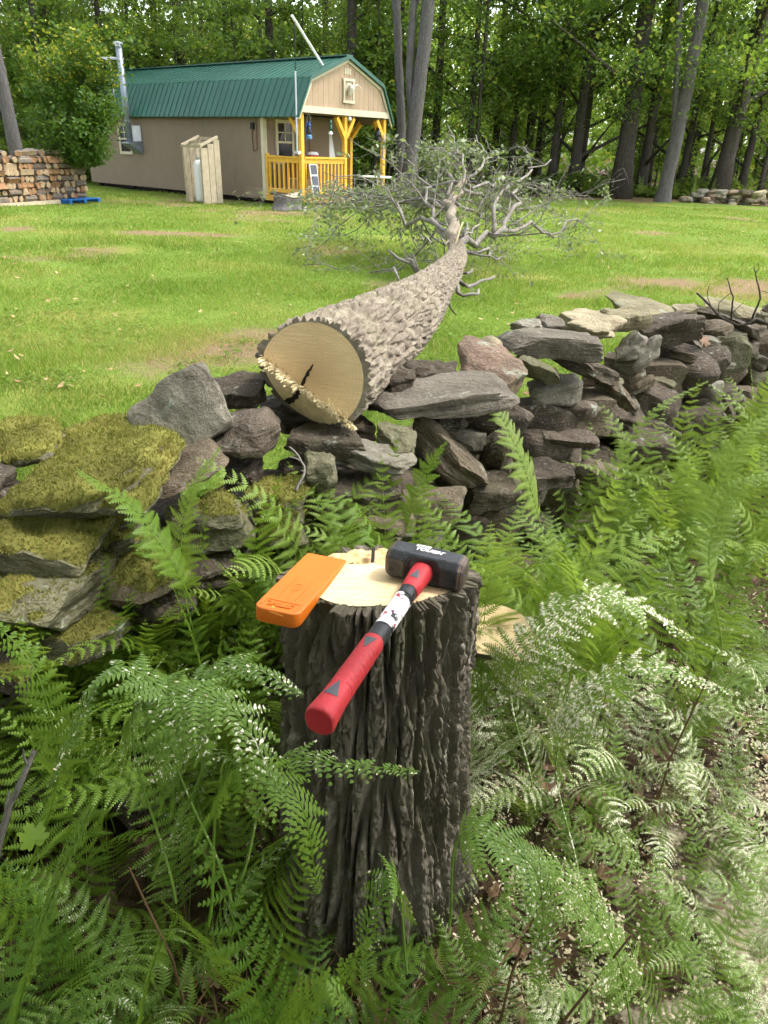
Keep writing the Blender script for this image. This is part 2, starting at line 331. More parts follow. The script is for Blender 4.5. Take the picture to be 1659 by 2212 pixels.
def lawn_z(x, y): return .03+.03*np.sin(x*.35+1)*np.cos(y*.3)*np.clip((y-3)/6, 0, 1) + .02*np.sin(x*1.3)*np.sin(y*1.1+1)
lx = np.linspace(-24, 24, 161); ly = np.linspace(0, 1, 150)**1.3
V, F = sheet(lx, ly, lambda x, y: 0*x)
lo = wall_y(np.clip(V[:, 0], -4, 6))+.35; hi = 30.6+.12*np.abs(V[:, 0])*0 + .5*np.sin(V[:, 0]*.8)+.4*np.sin(V[:, 0]*2.1)
V[:, 1] = lo + (hi-lo)*V[:, 1]; V[:, 2] = lawn_z(V[:, 0], V[:, 1])
O('lawn', mk('lawn', V, F, M['lawn'], True, {'bare': bare(V[:, 0], V[:, 1])}), kind='structure', label='sunny mown green lawn between the stone wall and the cabin', cat='lawn')

# grass blades (nobody could count them)
def grass_blades(n, y0, y1, hgt, wid, seed):
    r = np.random.default_rng(seed)
    y = y0*(y1/y0)**r.random(n*2); x = (r.random(n*2)*2-1)*(.62*y+.3)
    k = (y > wall_y(x)+.45) & (vn(np.stack([x*3, y*3, 0*x], 1), 5)+.35*r.standard_normal(len(x))-bare(x, y)*1.6 > -.75); x, y = x[k][:n], y[k][:n]; n = len(x)
    cl = np.clip(.75+.5*fbm(np.stack([x*1.2, y*1.2, 0*x], 1), 3, 9), .35, 1.6)
    h = hgt*cl*(.5+r.random(n))*np.clip(y/6, .8, 2.)**.35; a = r.random(n)*6.283; ww = wid*(y/5)**.8*(.6+.8*r.random(n))
    lean = .35+.55*r.random(n); b = r.random(n)*6.283
    z = lawn_z(x, y)-.004; dx, dy = np.cos(a)*ww/2, np.sin(a)*ww/2
    V = np.stack([np.stack([x-dx, y-dy, z], 1), np.stack([x+dx, y+dy, z], 1), np.stack([x+np.cos(b)*h*lean, y+np.sin(b)*h*lean, z+h], 1)], 1).reshape(-1, 3)
    t = np.clip(.5+.55*fbm(np.stack([x*.7, y*.7, 0*x], 1), 3, 2)+.22*r.standard_normal(n), 0, .92); t[r.random(n) < .07+.35*np.clip(bare(x, y), 0, 1)+.18*np.clip(fbm(np.stack([x*2.3, y*2.3, 0*x], 1), 3, 71), 0, 1)] = 1
    return V, np.arange(len(V)).reshape(-1, 3), np.repeat(t, 3)
V, F, t = grass_blades(330000, 2.4, 26, .045, .006, 11)
O('grass', mk('grass', V, F, M['grass'], attr={'tint': t}), kind='stuff', label='short green and yellowing grass blades of the lawn', cat='grass')
# clover and broad weed leaves
r = np.random.default_rng(5); n = 26000; y = 2.6*(9/2.6)**r.random(n); x = (r.random(n)*2-1)*(.62*y+.3)
k = (y > wall_y(x)+.45) & (fbm(np.stack([x*1.7, y*1.7, 0*x], 1), 3, 21) > .12); x, y = x[k], y[k]; n = len(x)
s = .008+.012*r.random(n); a = r.random(n)*6.28; z = lawn_z(x, y)+.012+.03*r.random(n)
dirs = [np.stack([np.cos(a+q)*s, np.sin(a+q)*s, .35*s*r.standard_normal(n)], 1) for q in (0, 1.57, 3.14, 4.71)]
V = np.stack([np.stack([x, y, z], 1)+d for d in dirs], 1).reshape(-1, 3)
O('clover_leaves', mk('clover', V, np.arange(len(V)).reshape(-1, 4), M['grass'], attr={'tint': np.repeat(np.clip(.35+.3*r.random(n), 0, 1), 4)}), kind='stuff', label='low clover and weed leaves scattered through the lawn', cat='clover')
def litter(n, xf, seed, size, lift=.01):
    r = np.random.default_rng(seed); P = xf(r, n); n = len(P); s = size*(.6+.8*r.random(n)); a = r.random(n)*6.28
    u = np.stack([np.cos(a), np.sin(a), .5*r.standard_normal(n)*.6], 1); v = np.stack([-np.sin(a), np.cos(a), .5*r.standard_normal(n)*.6], 1)
    c = np.stack([P-u*s[:, None], P+v*s[:, None]*.45-u*s[:, None]*.2, P+v*s[:, None]*.3+u*s[:, None]*.5, P+u*s[:, None], P-v*s[:, None]*.35+u*s[:, None]*.4, P-v*s[:, None]*.45-u*s[:, None]*.3], 1)
    c[:, 0, 2] += s*.25; c[:, 3, 2] += s*.3; c = c.reshape(-1, 3); i = np.arange(n)[:, None]*6
    F = np.concatenate([i+np.array([0, 1, 4, 5]), i+np.array([1, 2, 3, 4])]); return c, F, np.repeat(r.random(n), 6)
def lawnpts(r, n):
    y = 3*(22/3)**r.random(n); x = (r.random(n)*2-1)*(.6*y); k = y > wall_y(x)+.5; x, y = x[k], y[k]; return np.stack([x, y, lawn_z(x, y)+.05], 1)
V, F, t = litter(420, lawnpts, 3, .028)
O('fallen_leaves', mk('fallen_leaves', V, F, M['lawnleaf'], attr={'tint': t}), kind='stuff', label='dry yellow and brown leaves fallen on the lawn', cat='leaves')

# ------------------------------------------------------------------ stone wall
_bm = {}
def ico(sub):
    if sub not in _bm:
        b = bmesh.new(); bmesh.ops.create_icosphere(b, subdivisions=sub, radius=1); b.verts.ensure_lookup_table()
        _bm[sub] = (np.array([v.co for v in b.verts]), np.array([[v.index for v in f.verts] for f in b.faces])); b.free()
    return _bm[sub]
def rock(dims, seed, kind='slab', sub=4):
    r = np.random.default_rng(seed); D, F = ico(sub); pl = []
    if kind == 'slab':
        for s in (1, -1): pl.append((unit((r.normal(0, .10), r.normal(0, .10), s)), 1.))
        m = r.integers(5, 8)
        for i in range(m): a = (i+r.uniform(-.3, .3))*2*math.pi/m; pl.append((unit((math.cos(a), math.sin(a), r.normal(0, .25))), r.uniform(.82, 1.0)))
        for i in range(3): pl.append((unit(r.normal(0, 1, 3)*np.array([1, 1, .8])), r.uniform(.92, 1.1)))
        k = 44
    elif kind == 'block':
        for ax in np.eye(3):
            for s in (1, -1): pl.append((unit(ax*s+r.normal(0, .14, 3)), r.uniform(.88, 1)))
        for i in range(5): pl.append((unit(r.normal(0, 1, 3)), r.uniform(.98, 1.2)))
        k = 36
    else:
        for i in range(18): pl.append((unit(r.normal(0, 1, 3)), r.uniform(.82, 1.02)))
        k = 13
    acc = sum((np.maximum(D @ n, 0)/d)**k for n, d in pl); rr = np.clip(acc, 1e-6, None)**(-1/k)
    V = D*np.minimum(rr, 1.5)[:, None]; V = V/np.abs(V).max(0)*np.asarray(dims)/2
    s0 = min(dims); off = r.uniform(0, 99, 3)
    amp = .035*s0+.006
    V = V + D*(fbm(V/(.45*np.mean(dims))+off, 3, seed)*amp*1.3)[:, None] + D*((.5-np.abs(fbm(V/.05+off, 3, seed+9)))*.009)[:, None]
    if kind != 'boulder':
        lay = _h(np.floor(V[:, 2]/.018+.8*fbm(V/.12+off, 2, seed+4)).astype(int), np.zeros(len(V), int), np.zeros(len(V), int), seed)
        side = np.clip(1-np.abs(D[:, 2])*1.3, 0, 1); V[:, :2] -= D[:, :2]*(lay*side*.012)[:, None]
    return V, F
COLS = dict(grey=(.17, .152, .125), tan=(.34, .295, .20), olive=(.29, .26, .165), purple=(.118, .096, .076), brown=(.145, .118, .084), dark=(.085, .07, .053), red=(.23, .165, .125), green=(.15, .145, .09), lgrey=(.21, .195, .16))
wall = O('stone_wall', None, label='dry stacked old stone wall with mossy and lichened rocks crossing the view', cat='stone wall', kind='thing')
def sharp(me, a=32):
    me.set_sharp_from_angle(angle=R(a)); return me
def moss_on(stone, V, F, thick, seed, dens=48000, zmin=.35):
    """cushion of moss over the upward faces of a stone: a lumpy skin and many tufts"""
    tri = V[F]; nrm = np.cross(tri[:, 1]-tri[:, 0], tri[:, 2]-tri[:, 0]); ar = np.linalg.norm(nrm, axis=1)/2; nrm /= np.maximum(2*ar, 1e-12)[:, None]
    cen = tri.mean(1); Rm = np.array(stone.rotation_euler.to_matrix()); nw = nrm @ Rm.T
    keep = nw[:, 2] + .45*fbm(cen/.06, 3, seed) > zmin + (.35 if thick < .01 else 0)
    if keep.sum() < 8: return
    Fk = F[keep]; used = np.unique(Fk); mp = np.full(len(V), -1); mp[used] = np.arange(len(used)); Fk = mp[Fk]; Vk = V[used].copy()
    D = unit(np.array([0, 0, 1.])) ; ctr = np.zeros(3); out = Vk-ctr; out /= np.linalg.norm(out, axis=1)[:, None]
    upl = np.array([0, 0, 1.]) @ Rm
    edge = np.zeros(len(used)); e = np.concatenate([Fk[:, [0, 1]], Fk[:, [1, 2]], Fk[:, [2, 0]]]); key = np.sort(e, 1); u, c = np.unique(key, axis=0, return_counts=True)
    bd = np.unique(u[c == 1]); ins = np.ones(len(used)); ins[bd] = -.3
    Vk += (out*.5+upl*.5)*(ins*thick*(1+.5*fbm(Vk/.03, 2, seed)))[:, None]
    r = np.random.default_rng(seed); t = Vk[Fk]; a = np.linalg.norm(np.cross(t[:, 1]-t[:, 0], t[:, 2]-t[:, 0]), axis=1)/2
    n = int(a.sum()*dens); idx = r.choice(len(Fk), n, p=a/a.sum()); b = r.random((n, 2)); b = np.where(b.sum(1, keepdims=True) > 1, 1-b, b)
    P = t[idx, 0]+(t[idx, 1]-t[idx, 0])*b[:, :1]+(t[idx, 2]-t[idx, 0])*b[:, 1:]
    d = upl*.8+r.normal(0, .5, (n, 3)); d /= np.linalg.norm(d, axis=1)[:, None]; s = np.cross(d, r.normal(0, 1, (n, 3))); s /= np.linalg.norm(s, axis=1)[:, None]
    hh = (.005+.007*r.random(n))[:, None]; T = np.stack([P-s*.0019-d*.002, P+s*.0019-d*.002, P+d*hh], 1).reshape(-1, 3)
    tc = np.clip(.45+.5*fbm(P/.09, 3, seed+3)+.2*r.standard_normal(n), 0, 1); ts = np.clip(.25+.4*fbm(Vk/.05, 3, seed+3), 0, 1)
    O('moss', mk('moss', np.concatenate([Vk, T]), np.concatenate([Fk, np.arange(len(T)).reshape(-1, 3)+len(Vk)]), M['moss'], True, {'tint': np.concatenate([ts, np.repeat(tc, 3)])}), stone, kind='stuff')
def stone(x0, y0, x1, y1, kind='slab', col='grey', tilt=0, off=0., dp=None, moss=0, yaw=None, sub=4, wh=None, pitch=None, seed=None, th=None):
    global _ss
    _ss += 1; sd = seed or _ss; rr = random.Random(sd)
    cx, cy = (x0+x1)/2, (y0+y1)/2; d = ray(cx, cy)
    lo, hi = .5, 9.
    for _ in range(40):
        m = (lo+hi)/2; P = CP+d*(m/d[1])
        yy = wall_y(P[0])+off-.38*(.85-P[2])
        if m < yy: lo = m
        else: hi = m
    z = zdepth(P); bw, bh = (x1-x0)*z/FPX, (y1-y0)*z/FPX
    if wh: bw, bh = wh[0]*z/FPX, wh[1]*z/FPX
    dpp = dp or min(max(.75*bw, .14), .42); a = math.asin(min(.9, max(.1, (CAM_H-P[2])/np.linalg.norm(P-CP))))
    th = th or max((bh-dpp*math.sin(a)*.8)/math.cos(a), .58*bh, .045)
    V, F = rock((bw*1.13, dpp*1.1, th*1.25), sd, kind, sub)
    cf_ = rr.uniform(.85, 1.15); c = tuple(v*cf_ for v in COLS[col])
    o = O('stone', sharp(mk('stone', V, F, M['stone'], True)), wall, loc=P + np.array([0, dpp*.15, 0]), rot=(R(pitch if pitch is not None else rr.uniform(-6, 8)), R(tilt), R(yaw if yaw is not None else rr.uniform(-4, 16))), color=c)
    if moss: moss_on(o, V, F, moss, sd)
    return o
_ss = 100
S = stone
# right half of the wall (boxes read off the photo, each put at its own distance along the wall)
S(1083,713,1307,781,'block','grey',3,-.02,.3); S(1023,733,1091,773,'boulder','tan',0,.12); S(1111,705,1175,725,'block','lgrey',0,.2); S(1161,697,1219,713,'block','grey',0,.25)
S(1219,681,1343,713,'slab','tan',2,.2,.34); S(1231,703,1335,729,'slab','tan',2,.06); S(1307,669,1407,711,'block','olive',-4,.1); S(1321,645,1461,693,'slab','olive',2,.28,.4)
S(1379,685,1499,745,'block','purple',-12,.02); S(1195,757,1347,837,'slab','dark',22,.02,wh=(165,45)); S(1335,725,1393,789,'slab','lgrey',-45,0,wh=(75,32)); S(1343,733,1427,809,'slab','lgrey',-40,-.03,wh=(100,42))
S(1395,737,1533,857,'boulder','purple',0,.02,.32); S(1519,721,1615,801,'block','green',-14,.02); S(1607,725,1655,789,'boulder','brown',20,.05); S(1535,773,1611,837,'block','brown',-18,.02)
S(1501,665,1655,735,'slab','purple',19,.06,wh=(165,30)); S(1531,655,1690,705,'slab','olive',12,.3,.4); S(1491,821,1567,877,'slab','lgrey',10,-.05); S(1599,807,1670,877,'block','green',8,-.02)
S(1567,853,1605,901,'block','grey',0,-.05); S(1455,663,1503,683,'block','tan',0,.22); S(1507,693,1559,731,'block','brown',-15,.08); S(1339,801,1391,845,'slab','brown',-20,.02); S(1387,815,1457,845,'boulder','green',0,-.02)
S(1299,819,1371,885,'slab','brown',40,-.06,wh=(95,18)); S(1243,845,1327,901,'block','brown',0,.03); S(1163,865,1299,925,'boulder','purple',-8,-.04); S(1355,833,1491,941,'boulder','purple',10,-.05)
S(1431,845,1479,868,'slab','grey',5,.02); S(995,767,1125,837,'slab','red',-4,-.02,.34,pitch=14); S(1107,771,1205,829,'slab','green',20,-.02,wh=(112,26)); S(1143,815,1263,877,'block','lgrey',-8,-.02)
S(796,829,1108,907,'block','grey',-7,-.10,.26,wh=(300,62)); S(864,782,994,834,'slab','dark',-5,.12); S(815,812,900,842,'slab','dark',-3,.10); S(1004,862,1160,965,'boulder','dark',0,-.02); S(890,893,1001,950,'block','dark',5,-.02)
S(1030,938,1118,1022,'boulder','purple',-20,-.1); S(874,918,1056,1063,'slab','brown',42,-.12,wh=(205,95)); S(815,931,900,985,'slab','green',10,-.16,pitch=18); S(750,968,902,1024,'slab','lgrey',6,-.2)
S(1160,920,1290,968,'block','purple',0,-.1); S(1248,1005,1335,1050,'slab','brown',0,-.25); S(1330,935,1440,1000,'block','dark',0,-.12); S(1120,1000,1240,1060,'block','dark',0,-.2); S(1440,880,1530,950,'block','dark',0,-.08); S(1620,870,1700,950,'block','dark',0,-.05)
# left half
S(8,965,362,1150,'slab','green',-15,-.08,.36,moss=.02,wh=(345,140),yaw=5,pitch=2); S(-40,935,118,1020,'boulder','green',0,.16,.22,moss=.02); S(115,950,300,985,'slab','green',-3,.2,.2,moss=.014)
S(285,838,480,990,'block','lgrey',-34,.06,.18,wh=(200,80),pitch=56,yaw=4,th=.055); S(448,862,622,1020,'boulder','purple',0,-.02,.3); S(450,818,575,880,'block','dark',0,.2)
S(250,975,492,1092,'slab','brown',-18,-.08,wh=(250,70)); S(25,1118,202,1245,'block','green',14,-.12,.28,moss=.013); S(-40,1213,185,1380,'block','green',4,-.18,.3,moss=.003)
S(165,1200,390,1300,'slab','brown',-7,-.16,.28,moss=.004); S(540,1050,662,1135,'slab','green',0,-.16,moss=.012); S(652,978,728,1065,'block','green',-8,-.18,.12); S(355,1080,530,1195,'block','green',-8,-.12,moss=.004)
S(180,1150,312,1215,'slab','green',-22,-.1,moss=.008); S(620,925,785,985,'block','dark',4,-.04); S(590,880,700,945,'block','dark',0,.16); S(690,905,800,950,'block','brown',0,.14); S(555,855,650,930,'block','dark',0,.25); S(545,1135,655,1195,'boulder','green',0,-.2,moss=.011); S(285,1278,405,1368,'boulder','dark',0,-.22); S(90,1350,260,1420,'slab','green',-6,-.26,moss=.003)
S(-30,1395,70,1500,'block','dark',0,-.26,moss=.006); S(690,1025,860,1110,'block','dark',0,-.14); S(400,1190,560,1270,'block','dark',0,-.18); S(600,985,700,1060,'block','dark',0,0); S(760,1090,900,1180,'block','brown',0,-.2)
S(-60,1010,20,1110,'block','dark',0,0); S(480,985,560,1060,'block','dark',0,0); S(860,1055,1000,1140,'block','brown',0,-.22); S(1000,1030,1120,1110,'block','dark',0,-.2)
cx_ = np.linspace(-3.2, 4.2, 120); cy_ = np.linspace(-1, 1, 22); V, F = sheet(cx_, cy_, lambda x, y: 0*x); q_ = V[:, 1].copy(); V[:, 1] = wall_y(V[:, 0])+.22+q_*.36
V[:, 2] = .62*(1-np.abs(q_)**3)-.04+.07*fbm(np.stack([V[:, 0]*4, V[:, 1]*4, 0*q_], 1), 3, 44); O('earth_core', mk('earth_core', V, F, M['ground'], True, {'dust': 0*q_}), wall)
# hearting: stones of the core and of the back face that show between the others
for i in range(95):
    rr = random.Random(900+i); x = -1.6+i*(4.6/95)+rr.uniform(-.1, .1); row = i % 4
    zz = (.10, .33, .55, .45)[row]+rr.uniform(-.04, .05); y = float(wall_y(x))-.38*(.85-zz)+.12+(0 if row < 3 else .35)+rr.uniform(-.04, .05)
    dm = (rr.uniform(.28, .42), rr.uniform(.26, .36), rr.uniform(.16, .26)); V, F = rock(dm, 900+i, rr.choice(['block', 'slab', 'boulder']), 3)
    O('stone', sharp(mk('stone', V, F, M['stone'], True)), wall, loc=(x, y, zz), rot=(rr.uniform(-.2, .2), rr.uniform(-.2, .2), rr.uniform(0, 1)), color=COLS[rr.choice(['dark', 'brown', 'purple'])])

for i in range(85):                          # small chinking stones
    rr = random.Random(1500+i); x = -1.1+i*(3.6/85); zz = rr.uniform(.28, .74); y = float(wall_y(x))-.38*(.85-zz)+rr.uniform(-.01, .05); dm = (rr.uniform(.09, .2), rr.uniform(.1, .18), rr.uniform(.035, .085)); V, F = rock(dm, 1500+i, 'slab', 3)
    O('stone', sharp(mk('stone', V, F, M['stone'], True)), wall, loc=(x, y, zz), rot=(rr.uniform(-.2, .2), rr.uniform(-.5, .5), rr.uniform(0, .8)), color=COLS[rr.choice(['dark', 'brown', 'grey', 'lgrey', 'green'])])

# ------------------------------------------------------------------ near stump
ST = np.array([-.004, 1.025]); SZ = .872
def stump_r(th, z):
    t = np.clip((SZ-z)/SZ, 0, 1.2); base = .164 + .020*t + .036*t**3
    return base*(1+.035*np.sin(2*th+.6)+.02*np.sin(3*th+2)) + .018*t**2*np.sin(5*th+1)
def bark_depth(th, z, R0, cw, ch, seed, warp=.6, sharp=.30):
    P = np.stack([np.cos(th)*R0/cw, np.sin(th)*R0/cw, z/ch], 1)
    P = P + np.stack([fbm(P*1.3+3, 2, seed), fbm(P*1.3+9, 2, seed+1), np.zeros(len(P))], 1)*warp*.55
    f1, f2, idv = worley(P, seed); g = np.clip((f2-f1)/sharp, 0, 1); g = g*g*(3-2*g)
    return g, idv
nth, nz = 540, 270
TH, ZZ = np.meshgrid(np.linspace(0, 2*math.pi, nth, endpoint=False), np.concatenate([np.linspace(-.12, SZ-.02, nz-8), np.linspace(SZ-.017, SZ, 8)])); th = TH.ravel(); zz = ZZ.ravel()
g, idv = bark_depth(th, zz, .165, .028, .36, 31, .62, .28)
g2, id2 = bark_depth(th, zz, .165, .016, .040, 57, .9, .20); g3 = g*(.76+.24*g2)
rb = stump_r(th, zz) - .024 + .024*g3 + .005*(idv-.5)*g + .003*(id2-.5)*g + .003*fbm(np.stack([np.cos(th)*22, np.sin(th)*22, zz*50], 1), 4, 8) + .0035*np.abs(fbm(np.stack([np.cos(th)*9, np.sin(th)*9, zz*70], 1), 3, 18))*g
def cut_z(x, y): return SZ + .012 - .10*(y-ST[1]+.15) 
# rim follows the tilted cut
top = np.minimum(zz, 9); zz2 = np.where(zz > SZ-.1, zz + (cut_z(0, ST[1]+np.sin(th)*rb)-SZ)*np.clip((zz-SZ+.1)/.1, 0, 1) - .004*_h((th*40).astype(int), 0*(th).astype(int), 0*(th).astype(int), 4)*(zz > SZ-.004), zz)
hin = ST[1]+.012                                                      # hinge line: beyond it the face notch is lower
zz2 = np.where((zz > SZ-.1) & (ST[1]+np.sin(th)*rb > hin), zz2-.030*np.clip((zz-SZ+.1)/.1, 0, 1), zz2)
V = np.stack([ST[0]+np.cos(th)*rb, ST[1]+np.sin(th)*rb, zz2], 1)
i = np.arange(nz-1)[:, None]*nth; j = np.arange(nth)[None]; F = np.stack([i+j, i+(j+1) % nth, i+nth+(j+1) % nth, i+nth+j], -1).reshape(-1, 4)
ring = V[-nth:]; inner = ring.copy(); cth = np.linspace(0, 2*math.pi, nth, endpoint=False); rin = np.minimum(np.linalg.norm(ring[:, :2]-ST, axis=1)-.002, stump_r(cth, np.full(nth, SZ))-.026+.002*np.sin(cth*9))
inner[:, 0] = ST[0]+np.cos(cth)*rin; inner[:, 1] = ST[1]+np.sin(cth)*rin; inner[:, 2] += .001
V = np.concatenate([V, inner]); b0 = (nz-1)*nth; jj = np.arange(nth); F = np.concatenate([F, np.stack([b0+jj, b0+(jj+1) % nth, b0+nth+(jj+1) % nth, b0+nth+jj], 1)])
stump = O('tree_stump', None, label='tall freshly cut stump with deeply furrowed bark holding the hammer and wedge', cat='stump', loc=(ST[0], ST[1], 0))
off = np.array([ST[0], ST[1], 0])
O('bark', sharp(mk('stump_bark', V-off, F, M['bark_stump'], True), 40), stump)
# sawn top: back cut near the camera, hinge step, rough notch floor beyond
nr = 46; rad = np.linspace(0, 1, nr); A, Q = np.meshgrid(cth[::3], rad); rr_ = Q*(np.interp(A.ravel(), cth, rin).reshape(A.shape)+.001)
X = ST[0]+np.cos(A)*rr_; Y = ST[1]+np.sin(A)*rr_; hl = hin+.006*vn(np.stack([X.ravel()*60, 0*X.ravel(), 0*X.ravel()], 1), 3).reshape(X.shape)
Z = cut_z(X, Y)+.0012; stp = np.clip((Y-hl)/.008, 0, 1)
Z = Z - stp*(.030+.006*fbm(np.stack([X.ravel()*70, Y.ravel()*70, 0*X.ravel()], 1), 4, 6).reshape(X.shape)) + .0006*vn(np.stack([X.ravel()*20, Y.ravel()*160, 0*X.ravel()], 1), 4).reshape(X.shape)
V = np.stack([X, Y, Z], -1).reshape(-1, 3)-off; m = A.shape[1]; i = np.arange(nr-1)[:, None]*m; j = np.arange(m)[None]
F = np.stack([i+j, i+(j+1) % m, i+m+(j+1) % m, i+m+j], -1).reshape(-1, 4); rough = (V[F].mean(1)[:, 1]+ST[1] > hin+.004).astype(int)
cf = O('cut_face', mk('stump_top', V, F, True and None, True, mats=[M['wood_stump'], M['wood_rough']], mi=rough), stump)
b = MB(); p = at_z(806, 1195, SZ-.02)-off; b.box((p[0], ST[1]+.055-off[1], SZ-.022), (.006, .075, .014)); O('crack', b.mesh('crack', M['heart']), stump)
b = MB(); r_ = random.Random(4)
for i in range(90):
    x = ST[0]+r_.uniform(-.12, .12); y = hin+r_.uniform(-.004, .006); z0 = float(cut_z(x, y))-.022
    b.beam((x, y, z0), (x+r_.uniform(-.003, .003), y+r_.uniform(0, .006), z0+r_.uniform(.008, .026)), r_.uniform(.002, .006), .0015)
for q in b.V: q -= off
O('hinge_fibre', b.mesh('hinge_fibre', M['splinter']), stump, kind='stuff')

# ------------------------------------------------------------------ felling wedge
def smoothz(x, y): return float(cut_z(x, y))
wz = .021; c_n = [at_z(536, 1306, cut_z(0, .93)+wz), at_z(655, 1333, cut_z(0, .90)+wz), at_z(754, 1206, cut_z(0, 1.03)+.012), at_z(660, 1196, cut_z(0, 1.04)+.012)]
wa = (c_n[0]+c_n[1])/2; wb = (c_n[2]+c_n[3])/2; wl = np.linalg.norm(wb-wa); wx = unit(wb-wa); wy = unit(np.cross((0, 0, 1.), wx)); wzv = np.cross(wx, wy)
ww = .072; Mw = Matrix(np.column_stack([wx, wy, wzv]).tolist()).to_4x4(); Mw.translation = Vector(wa)
wedge = O('felling_wedge', None, label='orange plastic felling wedge lying on the stump beside the hammer', cat='wedge'); wedge.matrix_world = Mw
print('WEDGE', wl, wa, wb)
bm = bmesh.new()
def rrect(x0, x1, hw, rc, n=5):
    pts = []
    for (cx, cy, a0) in ((x1-.004, hw-.004, 0), (x0+rc, hw-rc, 90), (x0+rc, -hw+rc, 180), (x1-.004, -hw+.004, 270)):
        q = .004 if cx > .1 else rc
        for k in range(n+1): a = R(a0+90*k/n); pts.append((cx+math.cos(a)*q, cy+math.sin(a)*q))
    return pts
pts = rrect(0, wl, ww/2, .014)
def thick(x): return .0200*(1-x/wl)+.004
top_v = [bm.verts.new((x, y, 0)) for x, y in pts]; bot = [bm.verts.new((x, y, -thick(x))) for x, y in pts]
bm.faces.new(top_v); bm.faces.new(bot[::-1])
for k in range(len(pts)): bm.faces.new((top_v[k], bot[k], bot[(k+1) % len(pts)], top_v[(k+1) % len(pts)]))
bmesh.ops.recalc_face_normals(bm, faces=bm.faces)
bmesh.ops.bevel(bm, geom=[e for e in bm.edges if abs(e.verts[0].co.z-e.verts[1].co.z) < 1e-3 or (e.verts[0] in bot) == (e.verts[1] in bot)], offset=.0022, segments=3, affect='EDGES', profile=.5)
me = bpy.data.meshes.new('wedge_body'); bm.to_mesh(me); bm.free(); me.materials.append(M['orange'])
for p_ in me.polygons: p_.use_smooth = len(p_.vertices) == 4
O('body', me, wedge)
def text_mesh(s, size, mat, ext=.0006, shear=0., bold=0):
    cu = bpy.data.curves.new('txt', 'FONT'); cu.body = s; cu.size = size; cu.extrude = ext; cu.align_x = 'CENTER'; cu.align_y = 'CENTER'; cu.shear = shear; cu.offset = bold; cu.resolution_u = 3
    o = bpy.data.objects.new('txt', cu); COL.objects.link(o); bpy.context.view_layer.update()
    me = bpy.data.meshes.new_from_object(o.evaluated_get(bpy.context.evaluated_depsgraph_get())); bpy.data.objects.remove(o); bpy.data.curves.remove(cu); me.materials.clear(); me.materials.append(mat); return me
O('lettering', text_mesh('STIHL', .0165, M['orange'], .0008, .25, .0006), wedge, loc=(.0185, 0, .0008), rot=(0, 0, R(-90)+math.pi*0+R(180)*0), label='embossed orange brand lettering')
wedge.children[-1].rotation_euler = (0, 0, R(90))
b = MB()
for x0, x1, y in ((.009, .028, None),):
    for (p, q) in (((x0+.0195, -.027), (x0+.0195, .027)), ((x0, .027), (x0+.0195, .027)), ((x0, -.027), (x0+.0195, -.027))): b.beam((*p, .0003), (*q, .0003), .0009, .0012)
O('text_frame', b.mesh('text_frame', M['orange']), wedge)
for y in (-.014, -.0, .014):
    b = MB(); b.beam((.040, y, .0003), (.115 if y else .085, y, .0003), .0011, .0012); O('groove', b.mesh('groove', M['orange']), wedge)
b = MB(); a_ = np.linspace(0, 6.28, 24); b.tube(np.stack([.078+.011*np.cos(a_), .008*np.sin(a_), 0*a_+.0002], 1), .0006, 5); O('ring_mark', b.mesh('ring_mark', M['orange']), wedge)
b = MB(); b.beam((.0005, .002, -.004), (.010, .008, .0006), .0035, .0016); b.beam((0, -.012, -.006), (.0005, .010, -.003), .002, .0016); O('gouge', b.mesh('gouge', M['orange_lt']), wedge)

# ------------------------------------------------------------------ sledge hammer
hz = cut_z(0, .98)
hc = at_z(922, 1222, hz+.028); he = at_z(688, 1560, hz+.030)
hx = unit(he-hc); hy0 = unit(at_z(1012, 1240, hz+.028)-at_z(832, 1206, hz+.028)); hup = unit(np.cross(hy0, -hx)); 
if hup[2] < 0: hup = -hup
hy = np.cross(hup, hx)                                   # head axis
if hy[0] < 0: hy = -hy; 
hup = np.cross(hx, hy)
if hup[2] < 0: hup = -hup; hy = np.cross(hup, hx)
Mh = Matrix(np.column_stack([hx, hy, hup]).tolist()).to_4x4(); Mh.translation = Vector(hc)
HL = np.linalg.norm(he-hc); print('HAMMER', HL, hy, hup)
ham = O('sledge_hammer', None, label='short black headed sledge hammer with red rubber grip lying on the stump', cat='hammer'); ham.matrix_world = Mh
hs = 1 if hy[0] > 0 else -1
# head: octagonal bar with waist around the eye; local x towards the grip end, y along the head
def octo(y, a, c, top_=0): # half width a, chamfer c
    q = [(a, a-c), (a-c, a), (-a+c, a), (-a, a-c), (-a, -a+c), (-a+c, -a), (a-c, -a), (a, -a+c)]
    return [(x, y, z) for x, z in q]
secs = [(-.066, .013, .006), (-.0652, .019, .008), (-.062, .0235, .0095), (-.056, .0262, .0105), (-.031, .0262, .0105), (-.020, .0262, .004), (.020, .0262, .004), (.031, .0262, .0105), (.056, .0262, .0105), (.062, .0235, .0095), (.0652, .019, .008), (.066, .013, .006)]
V = np.array([p for y, a, c in secs for p in octo(y, a, c)])
V[:, 0] *= np.where(np.abs(V[:, 1]) < .025, .80, 1.0)
n = len(secs); F = [(i*8+k, i*8+(k+1) % 8, i*8+8+(k+1) % 8, i*8+8+k) for i in range(n-1) for k in range(8)]
V = np.concatenate([V, [(0, -.0662, 0), (0, .0662, 0)]]); caps = [(k, n*8, (k+1) % 8) for k in range(8)] + [((n-1)*8+k, (n-1)*8+(k+1) % 8, n*8+1) for k in range(8)]
me = mk('hammer_head', V, [np.array(F), np.array(caps)], mats=[M['steel'], M['steel_worn']], mi=[1 if (f < 24 or f >= 64) else 0 for f in range(88)]+[1]*16)
